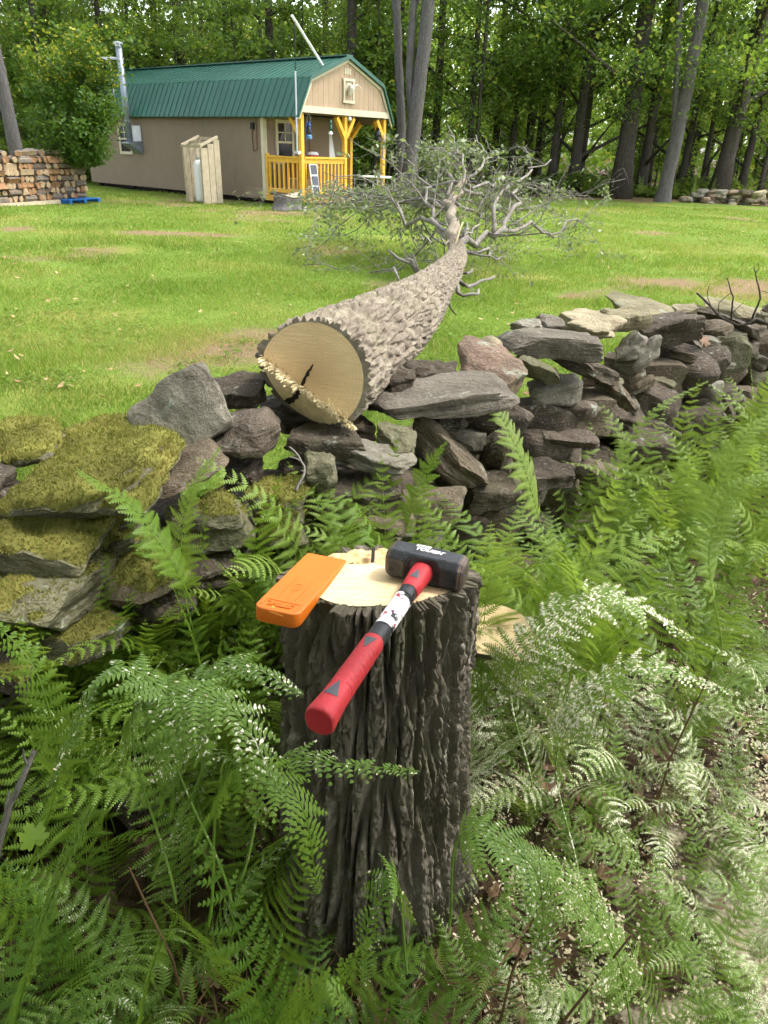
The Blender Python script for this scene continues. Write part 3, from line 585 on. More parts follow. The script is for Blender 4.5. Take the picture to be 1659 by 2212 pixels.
bm = bmesh.new(); bm.from_mesh(me); bmesh.ops.recalc_face_normals(bm, faces=bm.faces); bmesh.ops.bevel(bm, geom=list(bm.edges), offset=.0012, segments=2, affect='EDGES'); bm.to_mesh(me); bm.free()
O('head', me, ham)
tw = R(180) if hy[0] < 0 else 0
t1 = O('lettering', text_mesh('HYPER', .0085, M['ink'], .0003, .25, .0003), ham, label='white printed lettering'); t2 = O('lettering', text_mesh('TOUGH', .0125, M['ink'], .0003, .25, .0005), ham, label='white printed lettering')
tm = text_mesh('TM', .004, M['ink'], .0003); t3 = O('lettering', tm, ham)
for t_, lx_, ly_ in ((t1, -.012, -.011), (t2, -.002, .001), (t3, -.006, .026)):
    # text runs along +y of the head, upper side towards -x (away from the grip)
    Mt = Matrix(((0, -1, 0), (1, 0, 0), (0, 0, 1))) if hy[0] > 0 else Matrix(((0, -1, 0), (-1, 0, 0), (0, 0, -1)))
    t_.rotation_euler = Mt.to_euler(); t_.location = (lx_, ly_, .0268)
t4 = O('stamp', text_mesh('4LB', .013, M['steel'], .0006, 0, .0004), ham); t4.rotation_euler = Matrix(((0, 0, 1), (1, 0, 0), (0, 1, 0))).to_euler(); t4.location = (.0263, .047, -.003)
b = MB(); a_ = np.linspace(0, 6.283, 20)
b.tube(np.stack([0*a_+.0263, -.047+.0085*np.cos(a_), .0085*np.sin(a_)], 1), .0008, 5); b.tube(np.stack([0*a_+.0263, -.047+.005*np.cos(a_), .005*np.sin(a_)], 1), .0007, 5); O('stamp', b.mesh('stamp', M['steel']), ham)
def hand(x0, x1, prof, mat, name, n=28, rows=24, bumpf=None, closed=False):
    xs = np.linspace(x0, x1, rows); V = []
    for x in xs:
        ry, rz = prof(x)
        for k in range(n):
            a = 2*math.pi*k/n; d = 1 + (bumpf(x, a) if bumpf else 0); e = 2.4
            c_, s_ = math.cos(a), math.sin(a); q = (abs(c_)**e+abs(s_)**e)**(-1/e)
            V.append((x, ry*c_*q*d, rz*s_*q*d))
    F = [(i*n+k, i*n+(k+1) % n, (i+1)*n+(k+1) % n, (i+1)*n+k) for i in range(rows-1) for k in range(n)]
    Fs = [np.array(F)]
    c0 = len(V); V.append((x0, 0, 0)); V.append((x1, 0, 0)); Fs.append(np.array([(k, c0, (k+1) % n) for k in range(n)]+[((rows-1)*n+k, (rows-1)*n+(k+1) % n, c0+1) for k in range(n)]))
    me = mk(name, V, Fs, mat, True)
    bm = bmesh.new(); bm.from_mesh(me); bmesh.ops.recalc_face_normals(bm, faces=bm.faces)
    for f in bm.faces: f.smooth = len(f.verts) == 4
    bm.to_mesh(me); bm.free(); return O(name, me, ham)
Lh = HL
xa, xb, xc, xd = .086, .108, .190, .222
def prof1(x): t = (x-.012)/(xa-.012); return .0178-.0042*t+.001*math.sin(t*3), .0178-.0042*t
def profm(x): return .0132, .0142
def prof2(x):
    t = (x-xd)/(Lh-xd); e = min(1, (Lh-x)/.010); r0 = .0146+.0022*t+.0035*max(0, (t-.72)/.28)**1.5
    return r0*(.80+.20*math.sqrt(max(0, 1-(1-e)**2))), (r0+.0012)*(.80+.20*math.sqrt(max(0, 1-(1-e)**2)))
def ribs(x, a):
    t = (x-xd)/(Lh-xd)
    if .14 < t < .70:
        sidef = min(1, max(0, abs(math.cos(a))*2.2-.55)); return -.06*sidef*max(0, math.sin((x-xd)*2*math.pi/.0105+.8*math.sin(2*a)))**2
    return 0
hand(.010, xa, prof1, M['red'], 'overstrike_guard', rows=16)
hand(xa-.001, xb, profm, M['black_rub'], 'black_band', rows=5); hand(xb-.002, xc+.002, lambda x: (.0129, .0139), M['black_rub'], 'shaft', rows=8); hand(xc, xd+.002, lambda x: (.0134, .0144), M['black_rub'], 'black_band', rows=6)
hand(xd, Lh, prof2, M['red'], 'grip', n=40, rows=150, bumpf=ribs)
# torn paper label round the shaft
n = 40; rows = 40; V = []; F = []
for i in range(rows):
    x = xb+(xc-xb)*i/(rows-1)
    for k in range(n):
        a = R(-60)+R(300)*k/(n-1); e = 2.4; q = (abs(math.cos(a))**e+abs(math.sin(a))**e)**(-1/e); V.append((x, 0.01325*math.cos(a)*q, .01425*math.sin(a)*q))
V = np.array(V); nf = fbm(np.stack([V[:, 0]*90, V[:, 1]*90, V[:, 2]*90], 1), 3, 12); V *= np.array([1, 1, 1]); V[:, 1:] *= (1+.03*np.maximum(nf, 0))[:, None]
for i in range(rows-1):
    for k in range(n-1):
        q = (i*n+k, i*n+k+1, (i+1)*n+k+1, (i+1)*n+k); ed = min(i, rows-2-i, (k)*.7, (n-2-k)*.7)
        if nf[q[0]] > -.62+.0*ed and not (ed < 4 and nf[q[0]] < .05-.08*ed): F.append(q)
O('paper_label', mk('paper_label', V, np.array(F), M['sticker'], True), ham, label='torn white paper label with red and black print')
for xt, s_, dirn in ((.052, .013, 1), (xd+.022, .014, -1), (Lh-.045, .016, 1)):
    pz = (prof1(xt)[1] if xt < .1 else prof2(xt)[1])
    tri_ = [(xt+s_*.9*dirn, -s_*.62), (xt+s_*.9*dirn, s_*.62), (xt-s_*.9*dirn, 0)]
    g_ = []; nn = 8
    for u in range(nn+1):
        for v in range(nn+1-u):
            a_, b_ = u/nn, v/nn; g_.append(tuple(np.array(tri_[0])*(1-a_-b_)+np.array(tri_[1])*a_+np.array(tri_[2])*b_))
    idx = {}; c_ = 0
    for u in range(nn+1):
        for v in range(nn+1-u): idx[(u, v)] = c_; c_ += 1
    F = [(idx[(u, v)], idx[(u+1, v)], idx[(u, v+1)]) for u in range(nn) for v in range(nn-u)]+[(idx[(u+1, v)], idx[(u+1, v+1)], idx[(u, v+1)]) for u in range(nn) for v in range(nn-1-u)]
    def surf(x, y):
        ry, rz = prof1(x) if x < .1 else prof2(x); e = 2.4; return rz*(max(0, 1-(abs(y)/ry)**e))**(1/e)+.0006
    O('triangle_inlay', mk('triangle_inlay', [(x, y, surf(x, y)) for x, y in g_], np.array(F), M['grey_rub'], True), ham)

# ------------------------------------------------------------------ wood round cut out of the notch, behind the stump
p = at_z(1064, 1392, .54); nb = O('notch_slab', None, label='pale sawn slab of wood half hidden in ferns behind the stump', cat='wood slab', loc=(p[0], p[1], p[2]), rot=(R(40), R(4), R(-8)))
b = MB(); a_ = np.linspace(R(-20), R(200), 26); q = np.stack([.10*np.cos(a_), .085*np.sin(a_)], 1); m = len(q)
Vt = [(x, y, .02) for x, y in q]+[(x*.98, y*.98, -.03) for x, y in q]
bm = bmesh.new(); vv = [bm.verts.new(v) for v in Vt]; bm.faces.new(vv[:m]); me = bpy.data.meshes.new('slab_face'); bm.to_mesh(me); bm.free(); me.materials.append(M['wood_stump']); O('cut_face', me, nb)
b.add(Vt, [(k, (k+1) % m, m+(k+1) % m, m+k) for k in range(m)]); b.F4[-1] = b.F4[-1][:, ::-1]; O('bark_edge', b.mesh('slab_edge', M['bark_stump']), nb)

# ------------------------------------------------------------------ felled tree
felled = O('felled_tree', None, label='felled tree lying from the stone wall across the lawn with its bare crown', cat='fallen tree', loc=(0, 0, 0))
def pz(x, y, z): return CP+ray(x, y)/FPX*z
LP0 = smooth_path([(-.20, 1.80, .965), pz(862, 692, 2.8), pz(932, 624, 4.1), pz(975, 575, 5.5), pz(988, 545, 6.6), pz(980, 520, 7.5)], 1600)
ti_ = (np.linspace(0, 1, 520)**1.55*1599).astype(int); ti_ = np.unique(ti_); LP = LP0[ti_]
def lr(t): return np.interp(t, [0, .04, .12, .4, .8, 1.], [.160, .155, .148, .122, .088, .070])
T = np.gradient(LP, axis=0); T /= np.linalg.norm(T, axis=1)[:, None]; lat = np.cross(T, [0, 0, 1.]); lat /= np.linalg.norm(lat, axis=1)[:, None]; upn = np.cross(lat, T)
nth = 240; m = len(LP); arc = np.concatenate([[0], np.cumsum(np.linalg.norm(np.diff(LP, axis=0), axis=1))])
tt = arc/arc[-1]; TT, AA = np.meshgrid(np.arange(m), np.linspace(0, 2*math.pi, nth, endpoint=False), indexing='ij'); ti = TT.ravel(); an = AA.ravel()
g, idv = bark_depth(an, arc[ti], .15, .027, .15, 77, .9, .24); g2, id2 = bark_depth(an, arc[ti], .15, .018, .035, 78, .9, .2); g = g*(.78+.22*g2)
rl = lr(tt[ti])*(1+.03*np.sin(2*an+1)) - .015*(1-g) + .005*(idv-.5)*g + .003*(id2-.5)*g + .003*fbm(np.stack([np.cos(an)*9, np.sin(an)*9, arc[ti]*30], 1), 3, 5)
cutoff = np.where(ti == 0, 0, 0)
# the butt: upper part a flat back cut, below the hinge the sloping notch face running back under the log
axis = T[0]
V = LP[ti] + rl[:, None]*(np.cos(an)[:, None]*lat[ti] + np.sin(an)[:, None]*upn[ti])
loc_up = np.sin(an)*rl; loc_lat = np.cos(an)*rl
HINGE = -.045
def face_back(la, up_):     # how far along the log the face lies at (lat, up)
    h_ = HINGE - .62*la; return np.where(up_ < h_, (h_-up_)*.75, 0) + .03*(up_)
along = arc[ti] - face_back(loc_lat, loc_up)
V = V + axis*np.where(along < 0, -along, 0)[:, None]
i = np.arange(m-1)[:, None]*nth; j = np.arange(nth)[None]; F = np.stack([i+j, i+(j+1) % nth, i+nth+(j+1) % nth, i+nth+j], -1).reshape(-1, 4)
rin_l = np.minimum(rl[:nth]-.002, .1395); cl_ = np.linspace(0, 2*math.pi, nth, endpoint=False)
inn = LP[0]+rin_l[:, None]*(np.cos(cl_)[:, None]*lat[0]+np.sin(cl_)[:, None]*upn[0])+axis*(face_back(np.cos(cl_)*rin_l, np.sin(cl_)*rin_l)[:, None]-.001)
jj = np.arange(nth); n_ = len(V); V = np.concatenate([V, inn]); F = np.concatenate([F, np.stack([jj, n_+jj, n_+(jj+1) % nth, (jj+1) % nth], 1)])
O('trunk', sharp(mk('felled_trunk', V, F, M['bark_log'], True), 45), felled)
# butt face
rim = rl[:nth]; cth = np.linspace(0, 2*math.pi, nth, endpoint=False); nr = 60; A, Q = np.meshgrid(cth[::2], np.linspace(0, 1, nr)); rr_ = Q*(np.interp(A.ravel(), cth, np.minimum(rim-.002, .1405)).reshape(A.shape))
la = np.cos(A)*rr_; u_ = np.sin(A)*rr_; fb = face_back(la, u_); up_part = u_ >= HINGE-.62*la
rough = fbm(np.stack([la.ravel()*160, u_.ravel()*160, 0*la.ravel()], 1), 3, 7).reshape(la.shape)
fb = fb + np.where(np.abs(u_-HINGE+.62*la) < .006, -.006*rough, 0)
V = LP[0] + la.ravel()[:, None]*lat[0] + u_.ravel()[:, None]*upn[0] + (fb.ravel()-.002)[:, None]*axis
Mf = Matrix(np.column_stack([lat[0], upn[0], -axis]).tolist()).to_4x4(); Mf.translation = Vector(LP[0]+upn[0]*0)
mm = A.shape[1]; i = np.arange(nr-1)[:, None]*mm; j = np.arange(mm)[None]; F = np.stack([i+j, i+(j+1) % mm, i+mm+(j+1) % mm, i+mm+j], -1).reshape(-1, 4)
Vl = np.stack([la.ravel(), u_.ravel(), -(fb.ravel()-.002)], 1); lowf = (~up_part).ravel()[F].mean(1) > .5
bt = O('cut_face', mk('butt_face', Vl, F[:, ::-1] if False else F, None, True, mats=[M['wood_log'], M['wood_notch']], mi=lowf.astype(int)), felled); bt.matrix_world = Mf
b = MB(); r_ = random.Random(2)
for i in range(340):                                   # torn hinge fibres standing out of the butt
    la_ = r_.uniform(-.135, .125); h_ = HINGE-.62*la_+r_.uniform(-.012, .004); ln = r_.uniform(.010, .042)*(1.25 if la_ < -.03 else .6)
    z0 = -face_back(la_, h_); s_ = r_.uniform(.0018, .0065)
    b.beam((la_, h_, float(z0)-.004), (la_+r_.uniform(-.004, .004), h_+r_.uniform(-.004, .010), float(z0)+ln), s_, s_*.5)
for (la_, ln) in ((.060, .06), (.066, .045), (.085, .05), (.052, .03), (.100, .03)): b.beam((la_, HINGE-.62*la_, -.004), (la_+.004, HINGE-.62*la_+.035, ln), .0025, .0015)
o = O('hinge_fibre', b.mesh('butt_fibre', M['splinter']), felled, kind='stuff'); o.matrix_world = Mf
b = MB(); pth = smooth_path([(.005, .035, .0035), (-.012, .005, .0035), (-.03, -.03, .003), (-.058, -.066, -.018), (-.098, -.098, -.03)], 24)
pth[:, 2] = -face_back(pth[:, 0], pth[:, 1])+.0035
wd = np.interp(np.linspace(0, 1, 24), [0, .2, .35, .7, 1], [.001, .006, .003, .007, .011])
V = []; 
for k, p in enumerate(pth):
    n_ = np.array([.8, -.6, 0]); V += [p+n_*wd[k]*(1+.6*r_.uniform(-1, 1)), p-n_*wd[k]*(1+.4*r_.uniform(-1, 1))]
o = O('heart_crack', mk('heart_crack', V, np.array([(2*k, 2*k+1, 2*k+3, 2*k+2) for k in range(23)]), M['heart']), felled); o.matrix_world = Mf
# crown of the felled tree
def grow(path, rad, n_sub, lvl, rnd, mb, leaves, lscale=1., leafy=.6, grav=.15, lift=.3, zc=1.45):
    n = max(6, len(path)*3); P = smooth_path(path, n); k = np.linspace(0, 1, n)
    jit = np.cumsum(np.array([[rnd.gauss(0, 1) for _ in range(3)] for _ in range(n)]), 0)*.0; L = np.linalg.norm(np.diff(P, axis=0), axis=1).sum()
    P[1:-1] += np.array([[rnd.gauss(0, 1) for _ in range(3)] for _ in range(n-2)])*L*.012
    rr = rad[0]+(rad[1]-rad[0])*k**.8
    mb.tube(P, rr, 8 if rad[0] > .02 else (5 if rad[0] > .006 else 4), caps=rad[0] > .012)
    for q in range(n_sub):
        s = .2+.78*(q+rnd.random())/n_sub; i = min(n-2, int(s*(n-1))); t = unit(P[i+1]-P[i]); side = unit(np.cross(t, [rnd.gauss(0, 1), rnd.gauss(0, 1), rnd.gauss(0, 1)]))
        d = unit(t*.75+side*.8+np.array([0, 0, lift*rnd.uniform(-.3, 1)])); ln = L*rnd.uniform(.28, .55)*(1-.45*s)*lscale
        c1 = P[i]+d*ln*.5+np.array([rnd.gauss(0, .06), rnd.gauss(0, .06), rnd.gauss(0, .06)])*ln; c2 = P[i]+unit(d+np.array([rnd.gauss(0, .3), rnd.gauss(0, .3), rnd.gauss(0, .3)-grav]))*ln
        c2[2] = max(c2[2], .05); c1[2] = max(c1[2], .05)
        if c2[2] > zc: c2[2] = zc+(c2[2]-zc)*.4
        if c1[2] > zc: c1[2] = zc+(c1[2]-zc)*.4
        r0 = min(rr[i]*.6, .008*ln+.0015)
        r0 = max(r0, .0022)
        if lvl > 1: grow([P[i], c1, c2], (r0, r0*.35), max(2, n_sub-1), lvl-1, rnd, mb, leaves, 1., leafy, grav, lift, zc)
        else:
            mb.tube(smooth_path([P[i], c1, c2], 5), np.linspace(r0, .0012, 5), 4, caps=False)
            if rnd.random() < leafy:
                for _ in range(rnd.randint(5, 10)): leaves.append(P[i]+(c2-P[i])*rnd.uniform(.3, 1.05)+np.array([rnd.gauss(0, .04) for _ in range(3)]))
def leaf_mesh(name, pts, size, mat, seed=0, flat=.6, tint=None):
    r = np.random.default_rng(seed); P = np.asarray(pts, float); n = len(P); s = size*(.6+.8*r.random(n))[:, None]
    nrm = r.normal(0, 1, (n, 3)); nrm[:, 2] = np.abs(nrm[:, 2])+flat; nrm /= np.linalg.norm(nrm, axis=1)[:, None]; u = np.cross(nrm, r.normal(0, 1, (n, 3))); u /= np.linalg.norm(u, axis=1)[:, None]; v = np.cross(nrm, u)
    V = np.stack([P-u*s*.5, P+v*s*.33+nrm*s*.05, P+u*s*.5-nrm*s*.08, P-v*s*.33+nrm*s*.05], 1).reshape(-1, 3)
    t = np.clip(.5+.28*r.standard_normal(n), 0, 1) if tint is None else tint
    return mk(name, V, np.arange(4*n).reshape(-1, 4), mat, attr={'tint': np.repeat(t, 4)})
def px(x, y, Y): return at_y(x, y, Y*1.10 if Y > 7.3 else Y)
fork = LP[-1]
limbs = [
 ([fork, px(975,470,7.75), px(968,447,8.1), px(982,420,8.5), px(1003,392,8.9)], (.098, .055), 4, 2, .2),
 ([fork-.02, px(1014,520,7.9), px(1062,508,8.4), px(1106,462,8.9), px(1117,410,9.4), px(1130,372,9.9), px(1190,345,10.4)], (.085, .016), 8, 2, .35),
 ([px(1062,508,8.4), px(1137,490,9.2), px(1191,494,9.9), px(1245,480,10.6), px(1300,500,11.4)], (.05, .010), 8, 2, .7),
 ([px(1066,505,8.4), px(1070,445,8.7), px(1100,400,9.3)], (.055, .02), 6, 2, .3),
 ([fork, px(948,502,7.9), px(903,470,8.7), px(831,437,9.6), px(795,432,10.2), px(700,470,11.4)], (.062, .010), 9, 2, .75),
 ([fork, px(946,490,7.9), px(921,412,8.8), px(908,380,9.4), px(880,345,10.2)], (.05, .012), 9, 2, .8),
 ([px(1003,392,8.9), px(960,404,9.0), px(900,410,9.8), px(800,425,11.0), px(720,445,12.2)], (.04, .008), 10, 2, .85),
 ([px(1003,394,8.9), px(1050,396,9.2), px(1094,398,9.8), px(1160,408,10.8)], (.04, .010), 8, 2, .5),
 ([px(1005,390,8.9), px(1003,365,9.2), px(985,310,9.9), px(966,268,10.5)], (.038, .006), 10, 2, .8),
 ([px(1008,392,8.9), px(1030,370,9.1), px(1048,345,9.5), px(1042,318,9.9), px(1028,292,10.2)], (.04, .012), 6, 2, .4),
 ([px(1050,345,9.5), px(1062,338,9.7), px(1050,300,9.9)], (.014, .008), 2, 1, .1),
 ([px(985,440,8.3), px(900,430,9.2), px(820,420,10.6), px(740,440,12.0)], (.045, .008), 10, 2, .95),
 ([px(975,460,8.0), px(930,440,9.0), px(870,440,10.4), px(780,460,12.2)], (.04, .008), 10, 2, .95),
 ([px(990,430,8.4), px(960,380,9.6), px(900,395,11.0), px(850,400,12.2)], (.04, .008), 11, 2, .95),
 ([px(1000,410,8.6), px(1060,440,9.6), px(1130,450,10.6), px(1210,440,11.6)], (.04, .008), 9, 2, .6),
 ([px(985,440,8.3), px(1040,470,9.4), px(1110,490,10.4), px(1180,480,11.6)], (.035, .008), 9, 2, .6),
]
for li, (pth, rad, ns, lv, leafy) in enumerate(limbs):
    rnd = random.Random(50+li); mb = MB(); lv_pts = []
    grow(pth, (rad[0]*.60 if li else .068, rad[1]*(.55 if li else .7)), ns+(2 if leafy > .7 else 0), lv, rnd, mb, lv_pts, 1., leafy*.88, .15, .35, .72 if li in (4, 6, 11, 12, 13) else (1.0 if li in (2, 14, 15) else 1.45))
    lo_ = O('limb', mb.mesh('limb', M['bark_limb' if li else 'bark_log'], True), felled)
    if lv_pts: O('leaves', leaf_mesh('limb_leaves', lv_pts, .065, M['leaf_felled'], 60+li), lo_, kind='stuff')
# dead stubs and broken branches along the trunk
def stub(pts, rad, subs=0, mat='bark_limb', nm='branch_stub', seed=0):
    mb = MB(); lv_ = []; rnd = random.Random(seed); grow(pts, rad, subs, 1, rnd, mb, lv_, .8, 0, .1, .2); return O(nm, mb.mesh(nm, M[mat], True), felled)
def on(t): return LP0[int(min(.999, t+.03)*1599)]
st_list = [([on(.60), px(905,595,5.0), px(880,570,5.05), px(838,540,5.1)], (.028, .008), 3), ([px(905,595,5.0), px(895,570,5.0), px(870,560,5.2)], (.016, .006), 1), ([on(.55), px(905,580,4.9), px(893,553,4.9)], (.014, .005), 1),
 ([on(.44), px(858,600,4.2), px(850,578,4.25)], (.014, .008), 0), ([on(.66), px(1015,615,5.3), px(1038,607,5.4), px(1068,597,5.6)], (.024, .009), 2), ([on(.62), px(1010,640,5.0), px(1030,640,5.1), px(1034,625,5.2)], (.026, .008), 2),
 ([on(.58), px(970,660,4.8), px(985,680,4.9)], (.018, .006), 1), ([on(.72), px(1005,590,5.8), px(1020,582,6.0)], (.018, .01), 1), ([on(.80), px(1040,553,6.6), px(1085,560,7.2)], (.014, .004), 3), ([on(.82), px(1020,545,6.8), px(1060,550,7.4)], (.02, .008), 2),
 ([on(.95), px(945,520,7.2), px(905,505,7.6)], (.016, .006), 0), ([on(.97), px(968,490,7.4), px(962,470,7.5)], (.012, .005), 0), ([on(.96), px(1000,505,7.3), px(1010,482,7.4)], (.018, .010), 0), ([on(.9), px(985,520,7.0), px(1000,480,7.1)], (.012, .006), 0),
 ([on(.985), px(978,490,7.5), px(976,465,7.6)], (.012, .005), 0), ([on(.92), px(1015,500,7.5), px(1035,485,7.8)], (.018, .009), 0)]
for q, (pts, rad, ns) in enumerate(st_list):
    o = stub(pts, rad, ns, 'splinter' if q == 13 else 'bark_limb', seed=q)

# ------------------------------------------------------------------ ferns
def frond(path, hw, seed, n_pin=20, stipe=.25, fine=1.0, droop=.25):
    """one bipinnate frond along a curve: stalk, pinnae to both sides, every pinna a midrib with pairs of toothed pinnules"""
    dr0 = droop; r = np.random.default_rng(seed); P = smooth_path(path, 60); s = np.linspace(0, 1, 60)
    T = np.gradient(P, axis=0); T /= np.linalg.norm(T, axis=1)[:, None]
    side = np.cross(T, [0, 0, 1.]); bad = np.linalg.norm(side, axis=1) < .25; d0 = P[-1]-P[0]; d0[2] = 0
    side[bad] = np.cross(unit(d0) if np.linalg.norm(d0) > .02 else np.array([1., 0, 0]), [0, 0, 1.]); side /= np.linalg.norm(side, axis=1)[:, None]
    for _ in range(6): side[1:-1] = side[1:-1]*.5+(side[2:]+side[:-2])*.25
    tw = r.normal(0, .22); nor = np.cross(side, T); side = side*math.cos(tw)+nor*math.sin(tw); nor = np.cross(side, T)
    V = []; F = []; Tt = []; n0 = 0
    tv, tf = tube(P, np.linspace(.0020, .0006, 60)*1.2, 4); V.append(tv); F.append(tf); Tt.append(np.full(len(tv), .75)); n0 = len(tv)
    L = np.linalg.norm(np.diff(P, axis=0), axis=1).sum(); ft = r.uniform(.25, .75)
    for i in range(n_pin):
        q = i/(n_pin-1); sp = stipe+(1-stipe)*(1-(1-q)**1.15)*.985
        wprof = (1-q)**.85*min(1, .62+q*3.2)*hw + .004
        k = min(58, int(sp*59)); fr = sp*59-k; B = P[k]*(1-fr)+P[k+1]*fr
        for sd in (-1, 1):
            if r.random() < .03: continue
            ln = wprof*r.uniform(.74, 1.12); fa = R(r.uniform(8, 34)+22*q); droop = dr0*r.uniform(.2, 1.9); d = side[k]*sd*math.cos(fa)+T[k]*math.sin(fa)
            npn = max(3, int(ln/(.0080*fine))); u = (np.arange(npn)+.5)/npn
            cur = B + d*(ln*u)[:, None] - nor[k]*0 + np.array([0, 0, -1.])*(droop*ln*u**2)[:, None] + T[k]*(.10*ln*u**2)[:, None] + nor[k]*(.05*ln*np.sin(u*3))[:, None]
            td = np.gradient(cur, axis=0) if npn > 1 else d[None]; td = td/np.maximum(np.linalg.norm(td, axis=1), 1e-9)[:, None]
            ps = np.cross(td, nor[k]); ps /= np.maximum(np.linalg.norm(ps, axis=1), 1e-9)[:, None]
            w = (.0048+.155*ln)*(1-u)**.7*np.clip(.55+u*3, 0, 1)*r.uniform(.85, 1.1, npn)+.0012
            step = ln/npn
            for sg in (-1, 1):
                tip = cur+ps*(sg*w)[:, None]+td*(w*.42)[:, None]-nor[k]*(w*.18)[:, None]
                a = cur-td*step*.40; b = cur+td*step*.52
                m1 = (a*.5+tip*.5)-td*step*.10; m2 = (b*.5+tip*.5)+td*step*.06
                q4 = np.stack([a, m1, tip, m2, b], 1).reshape(-1, 3); V.append(q4); i0 = n0+np.arange(npn)[:, None]*5
                F.append(i0+np.array([0, 1, 2, 3])); F.append(np.concatenate([i0+np.array([0, 3, 4, 4])[:3]], 1) if False else i0+np.array([0, 3, 4, 0]))
                Tt.append(np.repeat(np.clip(ft+.12*r.standard_normal(npn)+.12*u, 0, .9), 5)); n0 += npn*5
    V = np.concatenate(V); tri = []; quad = []
    for f in F:
        f = np.asarray(f)
        if f.shape[1] == 4 and (f[:, 0] == f[:, 3]).all(): tri.append(f[:, :3])
        else: quad.append(f)
    return V, [np.concatenate(quad), np.concatenate(tri)], np.concatenate(Tt)
def frond_obj(V, F, t, mat, name='frond'): return mk(name, V, F, M[mat], attr={'tint': t})
def dust_mesh(V, seed, n, name='sawdust'):
    r = np.random.default_rng(seed); P = V[240:][r.integers(0, len(V)-240, n)]+np.array([0, 0, .0018]); s = (.0006+.0013*r.random(n)**3)[:, None]
    u = r.normal(0, 1, (n, 3)); u[:, 2] *= .35; u /= np.linalg.norm(u, axis=1)[:, None]; v = np.cross(u, [0, 0, 1.]+r.normal(0, .3, (n, 3))); v /= np.linalg.norm(v, axis=1)[:, None]
    q = np.stack([P-u*s*1.3-v*s*.7, P+u*s*1.3-v*s*.7, P+u*s*1.2+v*s*.7, P-u*s*1.3+v*s*.7], 1).reshape(-1, 3)
    return mk(name, q, np.arange(4*n).reshape(-1, 4), M['chips'], attr={'tint': np.repeat(r.random(n), 4)})
SHAPES = [  # generic curves, unit length, leaning towards +x
 [(0,0,0),(.06,0,.32),(.16,0,.62),(.34,0,.86)], [(0,0,0),(.10,0,.34),(.28,0,.62),(.58,0,.72)], [(0,0,0),(.12,.01,.32),(.36,.03,.52),(.72,.06,.46)],
 [(0,0,0),(.03,0,.35),(.08,0,.66),(.16,0,.95)], [(0,0,0),(.08,-.01,.36),(.22,-.03,.66),(.46,-.05,.80)], [(0,0,0),(.16,.01,.26),(.44,0,.38),(.80,-.03,.26)]]
GEN = []
for si, shp in enumerate(SHAPES):
    for v in range(2):
        sd = 300+si*10+v; r_ = random.Random(sd); p = np.array(shp)*np.array([1, 1 if v else -1, 1]); V, F, t = frond(p, r_.uniform(.13, .175), sd, 19, r_.uniform(.22, .32))
        GEN.append((V, F, t))
FM = {}
def frond_data(k, mat):
    if k not in FM: FM[k] = frond_obj(*GEN[k], mat)
    return FM[k]
def setmat(o, mat): o.material_slots[0].link = 'OBJECT'; o.material_slots[0].material = M[mat]; return o
def dust_data(k, heavy):
    if (k, 'd', heavy) not in FM: FM[(k, 'd', heavy)] = dust_mesh(GEN[k][0], 40+k, 420 if heavy else 25)
    return FM[(k, 'd', heavy)]
FERN_N = [0]
def fern(x, y, z, size, mat, label, group, n=5, dust=0, az=None, spread=360, up=None, seed=0):
    r_ = random.Random(seed*7+11); e = O('fern', None, label=label, cat='fern', group=group, loc=(x, y, z)); FERN_N[0] += 1
    a0 = r_.uniform(0, 360) if az is None else az-spread/2
    for k in range(n):
        a = R(a0+spread*(k+r_.uniform(.15, .85))/n); g = r_.choice(up or range(12)); s = size*r_.uniform(.75, 1.15)
        f = O('frond', frond_data(g, mat), e, rot=(r_.uniform(-.12, .12), r_.uniform(-.15, .2), a), scale=s, loc=(r_.uniform(-.03, .03), r_.uniform(-.03, .03), -.01))
        setmat(f, mat)
        if dust: O('sawdust', dust_data(g, dust > 1), f, kind='stuff')
    return e
def inview(x, y, z, mgn=120):
    v = np.array([x, y, z])-CP; zz_ = v @ FW
    if zz_ < .15: return False
    X_ = 829.5+FPX*(v @ RT)/zz_; Y_ = 1106-FPX*(v @ UP)/zz_
    return -mgn < X_ < 1659+mgn and -mgn < Y_ < 2212+500
rf = random.Random(99); spots = [(.19, 1.12), (.24, 1.06), (.26, 1.0)]
def scatter(n, xr, yr, mind, cond):
    out = []
    for _ in range(n*30):
        if len(out) >= n: break
        x, y = rf.uniform(*xr), rf.uniform(*yr)
        if y > float(wall_y(x))-.30 or math.hypot(x-ST[0], y-ST[1]) < .24 or not cond(x, y) or not inview(x, y, .25): continue
        if any(math.hypot(x-a, y-b) < mind for a, b in spots): continue
        spots.append((x, y)); out.append((x, y))
    return out
ORD = 'first second third fourth fifth sixth seventh eighth ninth tenth eleventh twelfth thirteenth fourteenth fifteenth sixteenth seventeenth eighteenth nineteenth twentieth'.split()
def in_rows(ferns, rows, what, tail):
    """labels that count the ferns of a patch from the left, row by row away from the camera"""
    ferns = sorted(ferns, key=lambda e: e.location.y); n = len(ferns); names = ['front', 'second', 'third', 'fourth'][:rows]
    for q in range(rows):
        part = ferns[q*n//rows:(q+1)*n//rows]; part.sort(key=lambda e: e.location.x/max(.2, e.location.y))
        for k, e in enumerate(part): e['label'] = '%s, %s from left, %s row %s' % (what, ORD[min(k, 19)], names[q], tail)
LOWSH = [2, 3, 4, 5, 8, 9, 10, 11]; UPSH = [0, 1, 6, 7, 3, 2, 8, 9]
